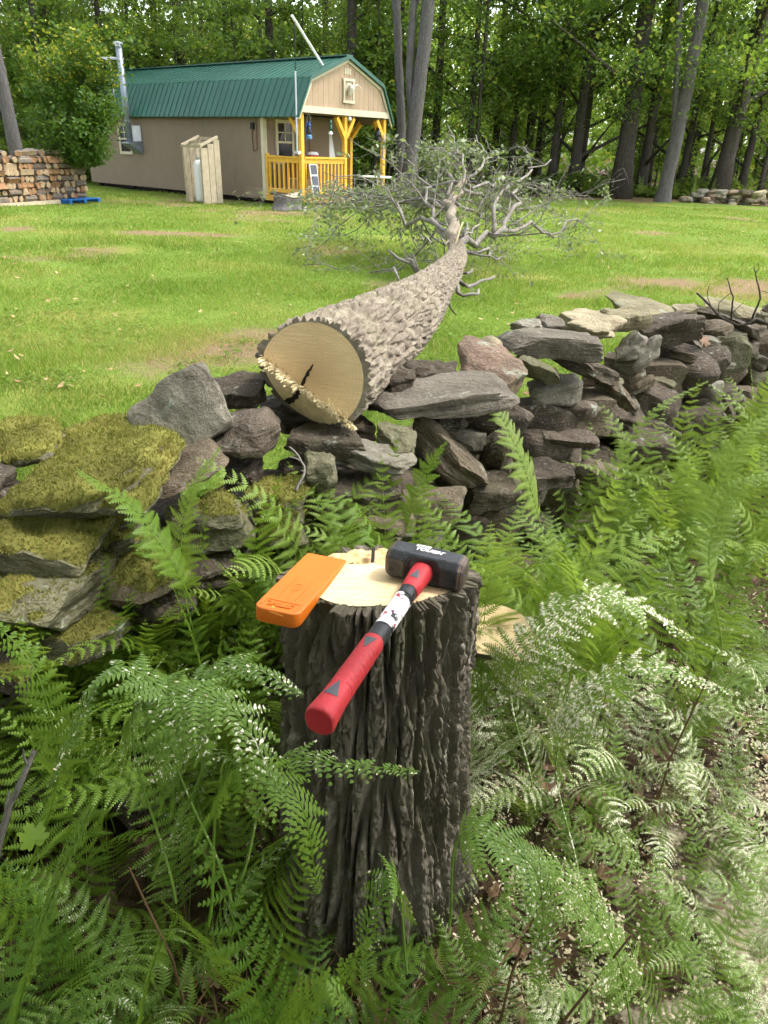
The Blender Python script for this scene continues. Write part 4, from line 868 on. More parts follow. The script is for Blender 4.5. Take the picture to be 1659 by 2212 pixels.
# right of the stump: dusted with sawdust near it, greener towards the wall
G1 = []; G2 = []; G3 = []; G4 = []; G5 = []
for i, (x, y) in enumerate(scatter(34, (.2, 1.7), (1.22, 2.2), .13, lambda x, y: y > 1.22+.12*x)):
    hv = y < 1.6; G1.append(fern(x, y, 0, .56*rf.uniform(.85, 1.12), 'fern_white' if hv and i % 3 else 'fern_dust', 'fern', 'sawdust covered ferns', 5, 2 if hv else 1, seed=i))
in_rows(G1, 3, 'sawdust whitened fern', 'right of the stump')
for i, (x, y) in enumerate(scatter(52, (.2, 1.25), (.36, 1.3), .095, lambda x, y: True)):
    G5.append(fern(x, y, 0, (.32 if y < 1 else .38)*rf.uniform(.75, 1.2), 'fern_dust' if i % 3 else 'fern_white', 'fern', 'low ferns in the spilled sawdust', 4, 1, seed=60+i, up=LOWSH))
in_rows(G5, 4, 'low fern in spilled sawdust', 'near stump foot')
for i, (x, y) in enumerate(scatter(52, (-.5, 2.6), (1.25, 3.6), .14, lambda x, y: float(wall_y(x))-y < 1.15)):
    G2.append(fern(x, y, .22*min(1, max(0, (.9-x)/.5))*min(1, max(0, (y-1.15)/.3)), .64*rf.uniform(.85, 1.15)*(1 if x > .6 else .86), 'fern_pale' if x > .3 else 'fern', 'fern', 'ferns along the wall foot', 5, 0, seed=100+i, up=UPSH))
for i in range(26):
    x = rf.uniform(-.75, .55); y = min(rf.uniform(1.25, 1.6), float(wall_y(x))-.28)
    G2.append(fern(x, y, rf.uniform(.22, .36), .58*rf.uniform(.8, 1.15), 'fern' if i % 2 else 'fern_pale', 'fern', 'ferns along the wall foot', 4, 0, seed=700+i, up=UPSH))
in_rows(G2, 4, 'light green fern', 'at the wall foot')
for i, (x, y) in enumerate(scatter(34, (-1.1, -.12), (.72, 1.6), .11, lambda x, y: y < float(wall_y(x))-.2)):
    G3.append(fern(x, y, .20*min(1, max(0, (y-.85)/.3)), .60*rf.uniform(.85, 1.15), 'fern' if i % 3 else 'fern_dust', 'fern', 'ferns left of the stump', 5, 1 if i % 3 == 0 else 0, seed=200+i, up=UPSH if y > 1 else None))
in_rows(G3, 3, 'green fern below mossy stones', 'left of stump')
for i, (x, y) in enumerate(scatter(22, (-.75, .25), (.33, .85), .12, lambda x, y: True)):
    G4.append(fern(x, y, 0, .42*rf.uniform(.8, 1.2), 'fern_shade', 'fern', 'shaded ferns in front', 4, 0, seed=300+i, up=LOWSH))
in_rows(G4, 2, 'fern with shade painted into its green', 'along bottom edge')
# single fronds that the picture shows clearly: base, two points on the way, tip (picture column, row, distance)
def hero(pts, hw, mat, label, dust=0, npin=24, stipe=.18, droop=.25, seed=0):
    P = [at_y(*q) if len(q) == 3 else np.array(q[:3]) for q in pts]
    o = O('fern', None, label=label, cat='fern', loc=P[0]); P = [p-P[0] for p in P]
    V, F, t = frond(P, hw, 800+seed, npin, stipe, .72, droop); f = O('frond', frond_obj(V, F, t, mat), o)
    if dust: O('sawdust', dust_mesh(V, seed, 500 if dust > 1 else 40), f, kind='stuff')
H = hero
H([(330,1900,.62),(420,1560,.66),(260,1440,.70),(100,1700,.62)], .075, 'fern_dust', 'long dusted frond arching over to the left of the stump', 1, 30, .35, .5, 1)
H([(500,1950,.66),(420,1480,.74),(520,1440,.76),(655,1500,.74)], .085, 'fern_dust', 'dusted frond reaching towards the red grip of the hammer', 1, 26, .4, .5, 2)
H([(380,1950,.62),(330,1500,.68),(480,1520,.66),(620,1740,.60)], .09, 'fern_dust', 'broad dusted frond drooping in front of the stump bark', 1, 26, .38, .5, 3)
H([(450,2000,.60),(540,1660,.64),(620,1700,.62),(690,1930,.57)], .075, 'fern', 'bright green frond hanging down the left side of the stump', 0, 26, .3, .4, 4)
H([(520,1900,.66),(640,1640,.70),(740,1650,.69),(905,1665,.68)], .05, 'fern_dust', 'small frond lying straight across the dark stump bark', 1, 22, .25, .5, 5)
H([(700,2500,.52),(560,2150,.52),(490,1950,.54),(420,1800,.55)], .13, 'fern_shade', 'large green frond with pale midrib low in front of the stump', 0, 22, .1, .1, 6)
H([(20,2250,.50),(90,2000,.52),(150,1850,.54),(200,1740,.56)], .12, 'fern_shade', 'large frond with yellowish midrib at the lower left corner', 0, 22, .12, .1, 7)
H([(560,2300,.52),(680,2150,.54),(760,2080,.55),(800,2030,.56)], .04, 'fern', 'slim light green frond near the bottom edge below the stump', 0, 20, .1, .2, 8)
H([(300,2230,.55),(320,2120,.55),(350,2040,.56),(380,1990,.57)], .075, 'fern', 'short light frond with few wide leaflets in the dark gap', 0, 10, .1, .15, 9)
H([(970,2000,.66),(1020,1800,.68),(1130,1850,.66),(1170,2150,.58)], .075, 'fern_dust', 'green frond curving down right of the stump foot', 1, 24, .3, .4, 10)
H([(880,2100,.62),(840,1900,.64),(800,1980,.62),(790,2130,.58)], .05, 'fern_dust', 'narrow dusted frond hanging before the stump foot', 1, 20, .25, .4, 11)
H([(1150,1700,1.1),(1120,1420,1.15),(1300,1290,1.2),(1500,1380,1.15)], .12, 'fern_white', 'big whitened frond arching in the sun right of the stump', 2, 28, .3, .35, 12)
H([(1250,1900,.95),(1230,1560,1.0),(1370,1440,1.02),(1600,1500,.98)], .10, 'fern_white', 'whitened frond bending to the right below the big arching one', 2, 26, .3, .35, 13)
H([(700,1500,1.3),(620,1300,1.32),(560,1240,1.34),(500,1180,1.36)], .07, 'fern', 'upright green frond left behind the orange wedge', 0, 22, .3, .2, 14)
H([(430,1420,1.25),(390,1180,1.30),(420,1050,1.34),(478,962,1.38)], .075, 'fern_pale', 'tall pale frond standing against the mossy wall stones', 0, 22, .3, .15, 15)
H([(430,1330,1.22),(350,1180,1.24),(290,1100,1.26),(165,1015,1.28)], .085, 'fern', 'frond leaning left across the big mossy stone', 0, 22, .2, .2, 16)
H([(1180,1180,2.0),(1120,980,2.05),(1080,900,2.1),(1040,850,2.15)], .13, 'fern_pale', 'tall pale fern frond rising left in front of the wall', 0, 26, .2, .2, 17)
H([(1240,1130,1.9),(1330,1000,1.95),(1400,900,2.0),(1530,822,2.1)], .05, 'fern_pale', 'long narrow arching frond crossing the purple boulders', 0, 26, .15, .2, 18)
H([(1500,1200,2.0),(1560,1020,2.1),(1610,940,2.15),(1690,880,2.2)], .10, 'fern_pale', 'big pale frond at the right edge before the wall', 0, 26, .2, .2, 19)
H([(850,1200,1.6),(900,1080,1.65),(930,1000,1.7),(968,950,1.72)], .075, 'fern', 'green frond standing before the tilted brown slab', 0, 22, .2, .15, 20)
H([(560,2330,.50),(640,2200,.50),(700,2130,.51),(760,2190,.5)], .07, 'fern', 'frond lying along the bottom edge of the picture', 0, 18, .1, .2, 21)
H([(60,1900,.75),(120,1600,.78),(60,1420,.82),(-20,1340,.86)], .09, 'fern', 'frond bending out of the picture at the left edge', 0, 22, .25, .3, 22)
H([(1380,2300,.60),(1300,2000,.66),(1200,1880,.68),(1090,1830,.68)], .09, 'fern_dust', 'dusted frond leaning towards the right side of the stump', 2, 22, .25, .3, 23)
H([(1560,1400,1.5),(1540,1150,1.6),(1590,1050,1.65),(1680,1020,1.65)], .09, 'fern_pale', 'wide pale frond curving out at the right edge', 0, 24, .25, .3, 24)
# brown dead fern stalks and needles on the shaded ground
r_ = random.Random(6); b = MB()
for i in range(420):
    x, y = r_.uniform(-.6, .3), r_.uniform(.3, .85); a = r_.uniform(0, 3.14); l = r_.uniform(.06, .3); q = np.array([math.cos(a)*l/2, math.sin(a)*l/2, r_.uniform(-.05, .05)])
    c = np.array([x, y, r_.uniform(.01, .10)]); b.tube([c-q, c+q+np.array([0, 0, r_.uniform(-.02, .02)])], r_.uniform(.0008, .0022), 4, False)
O('dead_stalks', b.mesh('dead_stalks', M['deadstem'], attr={'tint': np.repeat(RNG.random(sum(len(v) for v in b.V)//8), 8)}), kind='stuff', label='brown dead fern stalks and needles on the shaded ground', cat='dead stalks')
for i, (x, y, l, lean) in enumerate(((1130,1900,.7,.1),(1200,2050,.62,.25),(340,1750,.7,-.15),(1350,1300,1.3,.05),(1500,1450,1.2,.1))):
    p = at_y(x, y, l); p[2] = 0; mb = MB(); mb.tube([p, p+np.array([lean*.2, .03, .25]), p+np.array([lean*.45, .02, .5])], [.003, .0025, .0015], 5); O('dead_stalk', mb.mesh('dead_stalk', M['deadstem'], attr={'tint': np.full(sum(len(v) for v in mb.V), .3)}), label='thin dark dead stalk standing ' + ('close right of the stump', 'low at the right of the stump foot', 'among ferns at the left', 'beside the big arching white frond', 'near the right edge among ferns')[i], cat='stalk', group='dead stalks among the ferns')
# leaf litter and sawdust on the ground
def floorpts(r, n):
    x = r.uniform(-1.5, 2.5, n); y = r.uniform(.25, 3, n); k = y < wall_y(x)-.1; return np.stack([x[k], y[k], gz(x[k], y[k])+.012+.02*r.random(k.sum())], 1)
V, F, t = litter(1500, floorpts, 8, .032); O('leaf_litter', mk('leaf_litter', V, F, M['litter'], attr={'tint': t}), kind='stuff', label='brown dead leaves lying on the forest floor', cat='leaves')
r = np.random.default_rng(77); n = 120000; x = r.uniform(-.3, 2.2, n); y = r.uniform(.25, 2.4, n); k = (r.random(n) < dustf(x, y)*(.22+.6*vn(np.stack([x*6, y*6, 0*x], 1), 3))+.05) & (np.hypot(x-ST[0], y-ST[1]) > .19); x, y = x[k], y[k]; n = len(x)
P = np.stack([x, y, gz(x, y)*.9+.004+.012*r.random(n)], 1); s = (.0014+.003*r.random(n)**2)[:, None]; u = r.normal(0, 1, (n, 3)); u[:, 2] *= .4; u /= np.linalg.norm(u, axis=1)[:, None]; v = np.cross(u, [0, 0, 1.]); v /= np.linalg.norm(v, axis=1)[:, None]
q = np.stack([P-u*s*1.6-v*s*.8, P+u*s*1.6-v*s*.8, P+u*s*1.5+v*s*.8, P-u*s*1.4+v*s*.8], 1).reshape(-1, 3)
O('sawdust', mk('sawdust', q, np.arange(4*n).reshape(-1, 4), M['chips'], attr={'tint': np.repeat(r.random(n), 4)}), kind='stuff', label='pale sawdust and chips spilled on the ground right of the stump', cat='sawdust')
# a maple seedling leaf, an orange dead leaf and twigs
def lobed(name, p, s, mat, rot, label, cat):
    hl_ = [(90, 1.), (82, .74), (72, .78), (62, .52), (52, .80), (42, .92), (34, .70), (22, .72), (14, .50), (0, .74), (-14, .70), (-26, .46), (-45, .50), (-65, .42), (-86, .12)]; hl_ = hl_+[(180-d_, q_) for d_, q_ in hl_[:0:-1]]; hl_ = [(d_, q_) for d_, q_ in hl_][:29]
    a = np.radians([d_ for d_, q_ in hl_]); rr = np.array([q_ for d_, q_ in hl_]); nl = len(a); V = [(0, 0, 0)]+[(s*q*math.cos(t), s*q*math.sin(t), .15*s*math.cos(2*t)*q) for t, q in zip(a, rr)]
    O(name, mk(name, V, np.array([(0, 1+k, 1+(k+1) % nl) for k in range(nl)]), M[mat], attr={'tint': np.full(nl+1, .8)}), label=label, cat=cat, loc=p, rot=rot)
lobed('maple_leaf', at_y(73, 1815, .62), .028, 'fern', (.9, .3, 1), 'single light green maple leaf at the left edge', 'leaf')
lobed('dead_leaf', at_z(460, 2110, .03), .045, 'lawnleaf', (.5, .2, 2), 'orange brown dead leaf lying in the dark gap', 'leaf')
lobed('dead_leaf', at_z(790, 2160, .03), .03, 'lawnleaf', (.9, .2, .5), 'yellow dead leaf near the stump foot at the bottom edge', 'leaf')
lobed('dead_leaf', at_y(1520, 738, 3.3), .06, 'litter', (.9, .3, .5), 'curled brown dead leaf lying on the purple wall boulder', 'leaf')
def twig(pts, rad, label, subs=5, mat='bark_dark', seed=1, lv=1):
    mb = MB(); grow(pts, rad, subs, lv, random.Random(seed), mb, [], .7, 0, .0, .3); O('twig', mb.mesh('twig', M[mat], True), label=label, cat='twig')
twig([at_y(1690, 770, 3.0), at_y(1640, 690, 3.1), at_y(1600, 700, 3.1), at_y(1505, 633, 3.1)], (.009, .004), 'dark bare twig lying over the top of the wall at the right', 4)
twig([at_y(1625, 690, 3.1), at_y(1640, 640, 3.1), at_y(1628, 577, 3.1)], (.006, .002), 'thin bare twig pointing up from the wall at the right edge', 2, seed=3)
twig([at_y(1580, 690, 3.1), at_y(1582, 640, 3.1), at_y(1570, 600, 3.1)], (.005, .002), 'thin upright bare twig beside the one at the right edge', 1, seed=4)
twig([at_y(640, 1060, 1.55), at_y(655, 1000, 1.6), at_y(625, 965, 1.62)], (.004, .002), 'small grey twig stuck in the wall under the log', 4, 'bark_limb', 5)
twig([at_y(-10, 1860, .55), at_y(40, 1700, .58), at_y(75, 1620, .6)], (.005, .003), 'broken brown stem at the left edge among ferns', 2, 'bark_sap', 6)

# ------------------------------------------------------------------ standing trees
def tree_mesh(h, r0, seed, mat, lean=(0, 0), limbs_=7, z0=.35):
    rnd = random.Random(seed); mb = MB(); n = 14; k = np.linspace(0, 1, n)
    P = np.stack([lean[0]*k*h+.10*np.sin(k*5+seed), lean[1]*k*h+.10*np.cos(k*4+seed*2), k*h], 1); P -= P[0]; rr = r0*(1-.62*k)*(1+.55*np.exp(-k*h/.35))
    mb.tube(P, rr, 10); tips = []
    for q in range(limbs_):
        s = z0+(.97-z0)*(q+rnd.random())/limbs_; i = int(s*(n-1)); a = rnd.uniform(0, 6.28); ln = h*rnd.uniform(.14, .26)*(1.15-s*.5)
        d = np.array([math.cos(a), math.sin(a), rnd.uniform(.1, .7)]); p1 = P[i]+d*ln*.5; p2 = P[i]+unit(d*np.array([1, 1, .8]))*ln+np.array([0, 0, .05*ln]); pth = smooth_path([P[i], p1, p2], 6)
        mb.tube(pth, np.linspace(rr[i]*.42, .012, 6), 5, False); tips += [pth[2], pth[3], pth[4], pth[5], P[i]+unit(np.array([rnd.gauss(0, 1), rnd.gauss(0, 1), .2]))*ln*.6]
    return mb.mesh('trunk', M[mat], True), tips
def crown_pts(centres, n, rad, seed, flat=.45):
    r = np.random.default_rng(seed); C_ = np.asarray(centres); idx = r.integers(0, len(C_), n); k = r.normal(0, 1, (n, 3)); k *= (r.random(n)**.4/np.maximum(np.linalg.norm(k, axis=1), 1e-6))[:, None]
    return C_[idx]+k*np.array([rad, rad, rad*flat])*(.6+.8*_h(idx, idx*3, idx*7, seed))[:, None]
TV = []                      # forest tree kinds: tall trees whose lowest boughs hang into view
for v in range(6):
    h = (17, 15, 19, 16, 14, 18)[v]; me, tips = tree_mesh(h, (.20, .15, .26, .12, .10, .17)[v], 400+v, 'bark_dark', (0, 0), 13, .12)
    r_ = random.Random(v); ctr = [t for t in tips if t[2] > 1.7] + [np.array([r_.gauss(0, 1.5), r_.gauss(0, 1.5), r_.uniform(2.2, h)]) for _ in range(46)]
    P = crown_pts(ctr, 7600, 1.0, 10+v, .42); P = P[(P[:, 2] > 2.9) & ((P[:, 2] < 9) | (np.arange(len(P)) % 5 == 0))]
    TV.append((me, leaf_mesh('crown', P, .16, M['leaf_forest'], v, .5)))
SV = []                      # understorey saplings
for v in range(4):
    h = (5.5, 4.2, 6.5, 3.4)[v]; me, tips = tree_mesh(h, (.045, .035, .05, .03)[v], 440+v, 'bark_dark', (.03, .02), 12, .15)
    r_ = random.Random(v+50); P = crown_pts(tips+[np.array([r_.gauss(0, .7), r_.gauss(0, .7), r_.uniform(.9, h)]) for _ in range(20)], 4200, .62, 30+v, .35)
    SV.append((me, leaf_mesh('crown', P, .12, M['leaf_forest'], v+7, .8)))
def put_tree(kind, x, y, s, rot, label, group=None, bright=False, name='forest_tree', cat='tree', sx=1.):
    src = (TV if kind[0] == 't' else SV)[int(kind[1])]; e = O(name, None, label=label, cat=cat, group=group, loc=(x, y, -.05), rot=(0, 0, rot), scale=(s*sx, s*sx, s))
    O('trunk', src[0], e); setmat(O('crown', src[1], e, kind='stuff'), 'leaf_sunlit' if bright else 'leaf_forest'); return e  # bright picks the leaf copy with sunlight in its colour
rt_ = random.Random(21)
def base_at(xpx, Y):                       # ground point seen in picture column xpx at distance Y
    d = ray(xpx, 400); return float(d[0]*Y/d[1])
KEY = [(1010,31,.9,'t1','dark straight tree trunk right of the twin grey trunks'),(1025,30,.7,'t3','slim dark tree trunk just behind the felled crown top'),(1098,33,.9,'t1','dark trunk left of the brightest gap in the woods'),(1129,34,.8,'t3','slender trunk second behind the right side of the felled crown'),
 (1190,32,1.0,'t5','dark trunk above the right end of the felled crown'),(1238,31.5,1.1,'t0','thick dark trunk at the edge of the lawn left of the big pair'),(1250,32.5,.9,'t5','leaning dark trunk close behind its thick neighbour'),
 (1342,30.2,1.25,'t2','massive dark trunk at the wood edge left of the pale barked tree'),(1384,32,.95,'t0','dark trunk between the massive trunk and the pale barked tree'),(1470,33,.9,'t5','dark trunk behind the pale barked tree'),
 (1555,30.5,1.15,'t2','short thick leaning trunk above the far stone wall'),(1600,32,.9,'t5','slender leaning trunk near the right edge of the woods'),(1645,31,.8,'t3','thin dark trunk at the right edge of the picture'),
 (250,31,.9,'t1','dark trunk behind the cabin roof near the chimney'),(370,33,.9,'t0','dark trunk behind the middle of the green roof'),(595,30,1.0,'t5','dark trunk behind the roof left of the white pole'),(754,29,1.0,'t0','dark trunk right above the gable peak'),(120,29,.9,'t1','dark trunk behind the leafy bush')]
for i, (xp, Y, s, kd, lb) in enumerate(KEY): put_tree(kd, base_at(xp, Y), Y, s, rt_.uniform(0, 6.28), lb, 'trees at the wood edge', bright=xp > 1450 and False)
# grey twin trees behind the cabin, the old grey tree at the left, pale barked tree at the right
def big_tree(label, x, y, paths, mat, crown_c, n, seed, rad=1.2):
    e = O('large_tree', None, label=label, cat='tree', loc=(x, y, -.05)); tr = None
    for q, (pts, r0, r1) in enumerate(paths):
        P = smooth_path(np.array(pts), 40); k = np.linspace(0, 1, 40); rr = (r0+(r1-r0)*k)*(1+(.45*np.exp(-P[:, 2]/.3) if q == 0 else 0)); nn = 40; V, F = tube(P, rr, nn)
        an = np.tile(np.arange(nn)*2*math.pi/nn, 40); V += .0*V; d = fbm(np.stack([V[:, 0]*9, V[:, 1]*9, V[:, 2]*2.2], 1), 3, seed)*.02; c_ = np.repeat(P, nn, 0); V = V+(V-c_)/np.maximum(np.linalg.norm(V-c_, axis=1), 1e-6)[:, None]*d[:, None]
        O('trunk' if q == 0 else 'stem', mk('trunk', V, F, M[mat], True), e)
    P = crown_pts(crown_c, n, rad, seed, .5); O('crown', leaf_mesh('crown', P, .13, M['leaf_forest'], seed, .5), e, kind='stuff')
rb_ = random.Random(8)
cc = lambda n, r, z0, z1: [np.array([rb_.gauss(0, r), rb_.gauss(0, r), rb_.uniform(z0, z1)]) for _ in range(n)]
big_tree('slim grey barked tree just right of the cabin gable', base_at(855, 26), 26, [([(0, 0, 0), (.12, 0, 2), (-.05, 0, 4), (-.25, 0, 7), (-.4, 0, 14)], .15, .07)], 'bark_grey', cc(30, 2, 7, 15), 5000, 3)
big_tree('thick grey barked forked tree right of the cabin', base_at(880, 25), 25, [([(0, 0, 0), (.12, 0, 2), (.3, 0, 4), (.45, 0, 6.5), (.5, 0, 14)], .235, .11), ([(.12, .05, 2.1), (-.05, .08, 3.4), (-.02, .05, 5.5), (-.3, 0, 12)], .13, .07)], 'bark_grey', cc(36, 2.4, 7.5, 15), 6000, 4)
big_tree('grey barked tree rising at the left edge behind the woodpile', base_at(52, 23.5), 23.5, [([(0, 0, 0), (-.08, 0, 2), (-.15, 0, 4), (0, 0, 8), (.1, 0, 14)], .20, .10)], 'bark_grey', cc(30, 2, 6.5, 15), 5000, 5)
big_tree('tree with pale stripped bark at the corner of the lawn', base_at(1437, 28.6), 28.6, [([(0, 0, 0), (.05, 0, 1.5), (.1, 0, 3), (.1, 0, 6), (.3, 0, 14)], .24, .12), ([(.1, .05, 1.6), (-.2, .1, 3.6), (-.7, .2, 7), (-1.2, 0, 12)], .12, .06)], 'bark_grey', [np.array([rb_.gauss(0, 1.6), rb_.gauss(0, 1.2), rb_.uniform(2.8, 14)]) for _ in range(46)], 9000, 6, 1.0)
pos = []
for i in range(105):                       # the woods behind
    Y = rt_.uniform(31.5, 50); X = rt_.uniform(-.62, .62)*Y
    if any(math.hypot(X-a, Y-b) < 1.6 for a, b in pos): continue
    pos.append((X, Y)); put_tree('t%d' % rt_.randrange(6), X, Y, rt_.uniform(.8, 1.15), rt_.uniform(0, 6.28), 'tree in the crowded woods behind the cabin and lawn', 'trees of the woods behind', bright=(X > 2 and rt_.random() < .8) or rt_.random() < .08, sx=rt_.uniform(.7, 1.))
for i in range(34):
    Y = rt_.uniform(30.8, 46); X = rt_.uniform(-.62, .62)*Y
    put_tree('s%d' % rt_.randrange(4), X, Y, rt_.uniform(.8, 1.2), rt_.uniform(0, 6.28), 'leafy sapling in the shade under the trees of the woods', 'saplings under the trees', bright=(X > 3 and rt_.random() < .6), name='sapling')
for i in range(14):                        # shrubs and saplings close behind the cabin
    X = -15+i*1.15+rt_.uniform(-.4, .4); Y = 28.5+rt_.uniform(0, 1.6)
    put_tree('s%d' % (i % 4), X, Y, rt_.uniform(.9, 1.25), rt_.uniform(0, 6.28), 'leafy sapling behind the cabin, %s from the left' % ORD[i], 'saplings behind the cabin', name='sapling')
# far woods that read as one mass, low undergrowth along the edge
r = np.random.default_rng(12); n = 60000; Y = r.uniform(56, 78, n); X = r.uniform(-.65, .65, n)*Y; Z = r.random(n)**.9*16*(.75+.3*vn(np.stack([X*.2, 0*X, 0*X], 1), 5))
k = fbm(np.stack([X*.25, Y*.25, Z*.35], 1), 3, 31) > -.18+.05*np.maximum(Z-6, 0); P = np.stack([X, Y, Z], 1)[k]
O('far_woods', leaf_mesh('far_woods', P, .62, M['leaf_sunlit'], 3, .3), kind='stuff', label='bright green leafy woods far behind the trunks', cat='woods')
n = 42000; X = r.uniform(-19, 19, n); Y = 30.6+.5*np.sin(X*.8)+r.random(n)**1.5*7; hgt = .25+.55*np.clip(.5+fbm(np.stack([X*.6, Y*.6, 0*X], 1), 3, 8), 0, 1.4); P = np.stack([X, Y, r.random(n)**.7*hgt], 1)
O('undergrowth', leaf_mesh('undergrowth', P, .13, M['leaf_forest'], 4, .6), kind='stuff', label='low green undergrowth along the shaded edge of the woods', cat='undergrowth')
for i in range(9):
    xp = 1310+i*38; Y = 29.9+rt_.uniform(-.4, .8); fern(base_at(xp, Y), Y, 0, 1.0*rt_.uniform(.8, 1.1), 'fern_pale', 'bright fern clump at the wood edge, %s from the left' % ORD[i], 'ferns at the wood edge', 7, 0, seed=600+i)
# leafy bush by the woodpile
bx = base_at(176, 20.6)+.28; e = O('leafy_bush', None, label='round leafy young tree with yellow green top beside the woodpile', cat='bush', loc=(bx, 20.6, 0))
rnd = random.Random(3); mb = MB(); mb.tube([(-.42, 0, 0), (-.28, 0, .6), (-.16, 0, 1.1), (0, 0, 2.6)], [.055, .05, .045, .012], 8); tips = []
for i in range(46):
    a = rnd.uniform(0, 6.28); z = rnd.uniform(.9, 3.0); el = rnd.uniform(.15, .9); rmax = (1.42-.30*max(0, math.cos(a))*(z > 1.6))*math.sqrt(max(.05, 1-((z-1.9)/1.75)**2))*rnd.uniform(.65, 1.); p2 = np.array([math.cos(a)*rmax, math.sin(a)*rmax, min(z+el*.8, 3.7)])
    p = smooth_path([(0, 0, max(.8, z-.5)), (math.cos(a)*rmax*.5, math.sin(a)*rmax*.5, z), p2], 8); mb.tube(p, np.linspace(.02, .004, 8), 4, False); tips += list(p[2:])
for i in range(12): tips.append(np.array([rnd.gauss(0, .5), rnd.gauss(0, .4), rnd.uniform(3.2, 3.9)]))
O('trunk', mb.mesh('bush_trunk', M['bark_sap'], True), e); P = crown_pts(tips, 17000, .36, 5, .8); P = P[P[:, 2] > .85]
tint = np.clip(.22+.16*(P[:, 2]-1.9)+.12*RNG.standard_normal(len(P)), 0, 1); tint = np.where((P[:, 2] > 2.7) & (RNG.random(len(P)) < .22), 1., np.minimum(tint, .9))  # leaves paler and yellower upward, sunlight painted on the bush top
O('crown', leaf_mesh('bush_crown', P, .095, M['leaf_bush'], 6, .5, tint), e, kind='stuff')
# unseen trees added behind and beside the camera to shade the foreground
def shade_tree(label, x, y, h, centres, n, rad, seed):
    e = O('large_tree', None, label=label, cat='tree', loc=(x, y, -.05)); me, tips = tree_mesh(h, .22, seed, 'bark_dark', (0, 0), 6, .5); O('trunk', me, e)
    mb = MB(); 
    for c in centres[::4]: mb.tube(smooth_path([(0, 0, max(1.8, c[2]*.75)), (c[0]*.5, c[1]*.5, c[2]*.95), c], 7), np.linspace(.05, .008, 7), 5, False)
    O('bough', mb.mesh('bough', M['bark_dark'], True), e)
    O('crown', leaf_mesh('crown', crown_pts(list(centres)+[t for t in tips if t[2] > 6], n, rad, seed, .5), .10, M['leaf_forest'], seed, .5), e, kind='stuff')
def shade_at(P, t): return np.asarray(P, float)+SD*t
rs = random.Random(31); cs = []
tx, ty = 4.6, -2.2
for i in range(60):
    p = shade_at((rs.uniform(-1.0, .15), rs.uniform(-.1, .62), .15), rs.uniform(5.5, 8)); cs.append(p-np.array([tx, ty, 0]))  # leaf clusters set along sun rays to shade the left foreground
for i in range(8):
    p = shade_at((rs.uniform(.2, 1.2), rs.uniform(-.2, .5), .1), rs.uniform(5.5, 8)); cs.append(p-np.array([tx, ty, 0]))
shade_tree('tall tree standing beside the photographer with low leafy boughs', tx, ty, 13, cs, 9000, .26, 71)
cs = [np.array([rs.uniform(1.3, 7), rs.uniform(-.5, 4.), rs.uniform(4, 7.5)]) for _ in range(80)]  # overhead boughs added to block sky light from the foreground
shade_tree('tall leafy tree in the woods behind the photographer', -4.5, -3.5, 14, cs, 12000, .75, 72)
shade_tree('tall leafy tree at the end of the stone wall out of view', 9.5, 4.5, 14, [np.array([rs.gauss(0, 1.8), rs.gauss(0, 1.8), rs.uniform(5, 12)]) for _ in range(50)], 8000, .8, 73)

# ------------------------------------------------------------------ cabin (local x: gable width from the near side, y: depth from the porch front, z up)
CA = np.array([-2.466, 20.761, 0.]); CT = .889; CX = np.array([math.cos(CT), math.sin(CT), 0]); CY = np.array([-math.sin(CT), math.cos(CT), 0])
W_, PO, L_, ZB, ZE, ZK, ZR, KN = 3.44, 1.44, 10.57, .15, 2.24, 3.0, 3.57, .34
cabin = O('cabin', None, label='tan wooden cabin with green gambrel metal roof and yellow porch', cat='cabin', loc=CA, rot=(0, 0, CT))
def local(P): d = np.asarray(P)-CA; return np.array([d @ CX, d @ CY, d[2]])
def cpart(name, f, mat, parent=None, **kw):
    b = MB(); f(b); return O(name, b.mesh(name, M[mat]), parent or cabin, **kw)
def B(c, d): return lambda b: b.box(c, d)
# walls with panel grooves
def panel_wall(name, y0, y1, x, nrm_t=.04):
    n = int((y1-y0)/1.22); e = cpart(name, B((x+.05, (y0+y1)/2, (ZB+ZE)/2), (.06, y1-y0, ZE-ZB)), 'tan')
    for i in range(n):
        a = y0+(y1-y0)*i/n; w_ = (y1-y0)/n; cpart('panel', B((x+.014, a+w_/2, (ZB+ZE)/2), (.02, w_-.003, ZE-ZB-.004)), 'tan', e)
    return e
panel_wall('side_wall', PO, L_, 0); cpart('side_wall', B((W_-.05, (PO+L_)/2, (ZB+ZE)/2), (.06, L_-PO, ZE-ZB)), 'tan'); cpart('rear_wall', B((W_/2, L_-.04, (ZB+ZE)/2), (W_-.12, .06, ZE-ZB)), 'tan')
fw_ = cpart('porch_wall', B((W_/2, PO+.04, (ZB+ZE)/2), (W_-.14, .06, ZE-ZB)), 'tan')
for i in range(2): cpart('skid', B((.25+i*(W_-.5), L_/2, ZB/2), (.14, L_-.2, ZB)), 'dark')
for i in range(6): cpart('floor_joist', B((W_/2, .2+i*2., ZB-.06), (W_-.2, .09, .1)), 'dark')
cpart('corner_trim', B((-.005, PO+.05, (ZB+ZE)/2), (.03, .11, ZE-ZB+.002)), 'cream'); cpart('corner_trim', B((.045, PO-.006, (ZB+ZE)/2), (.09, .03, ZE-ZB-.002)), 'cream')
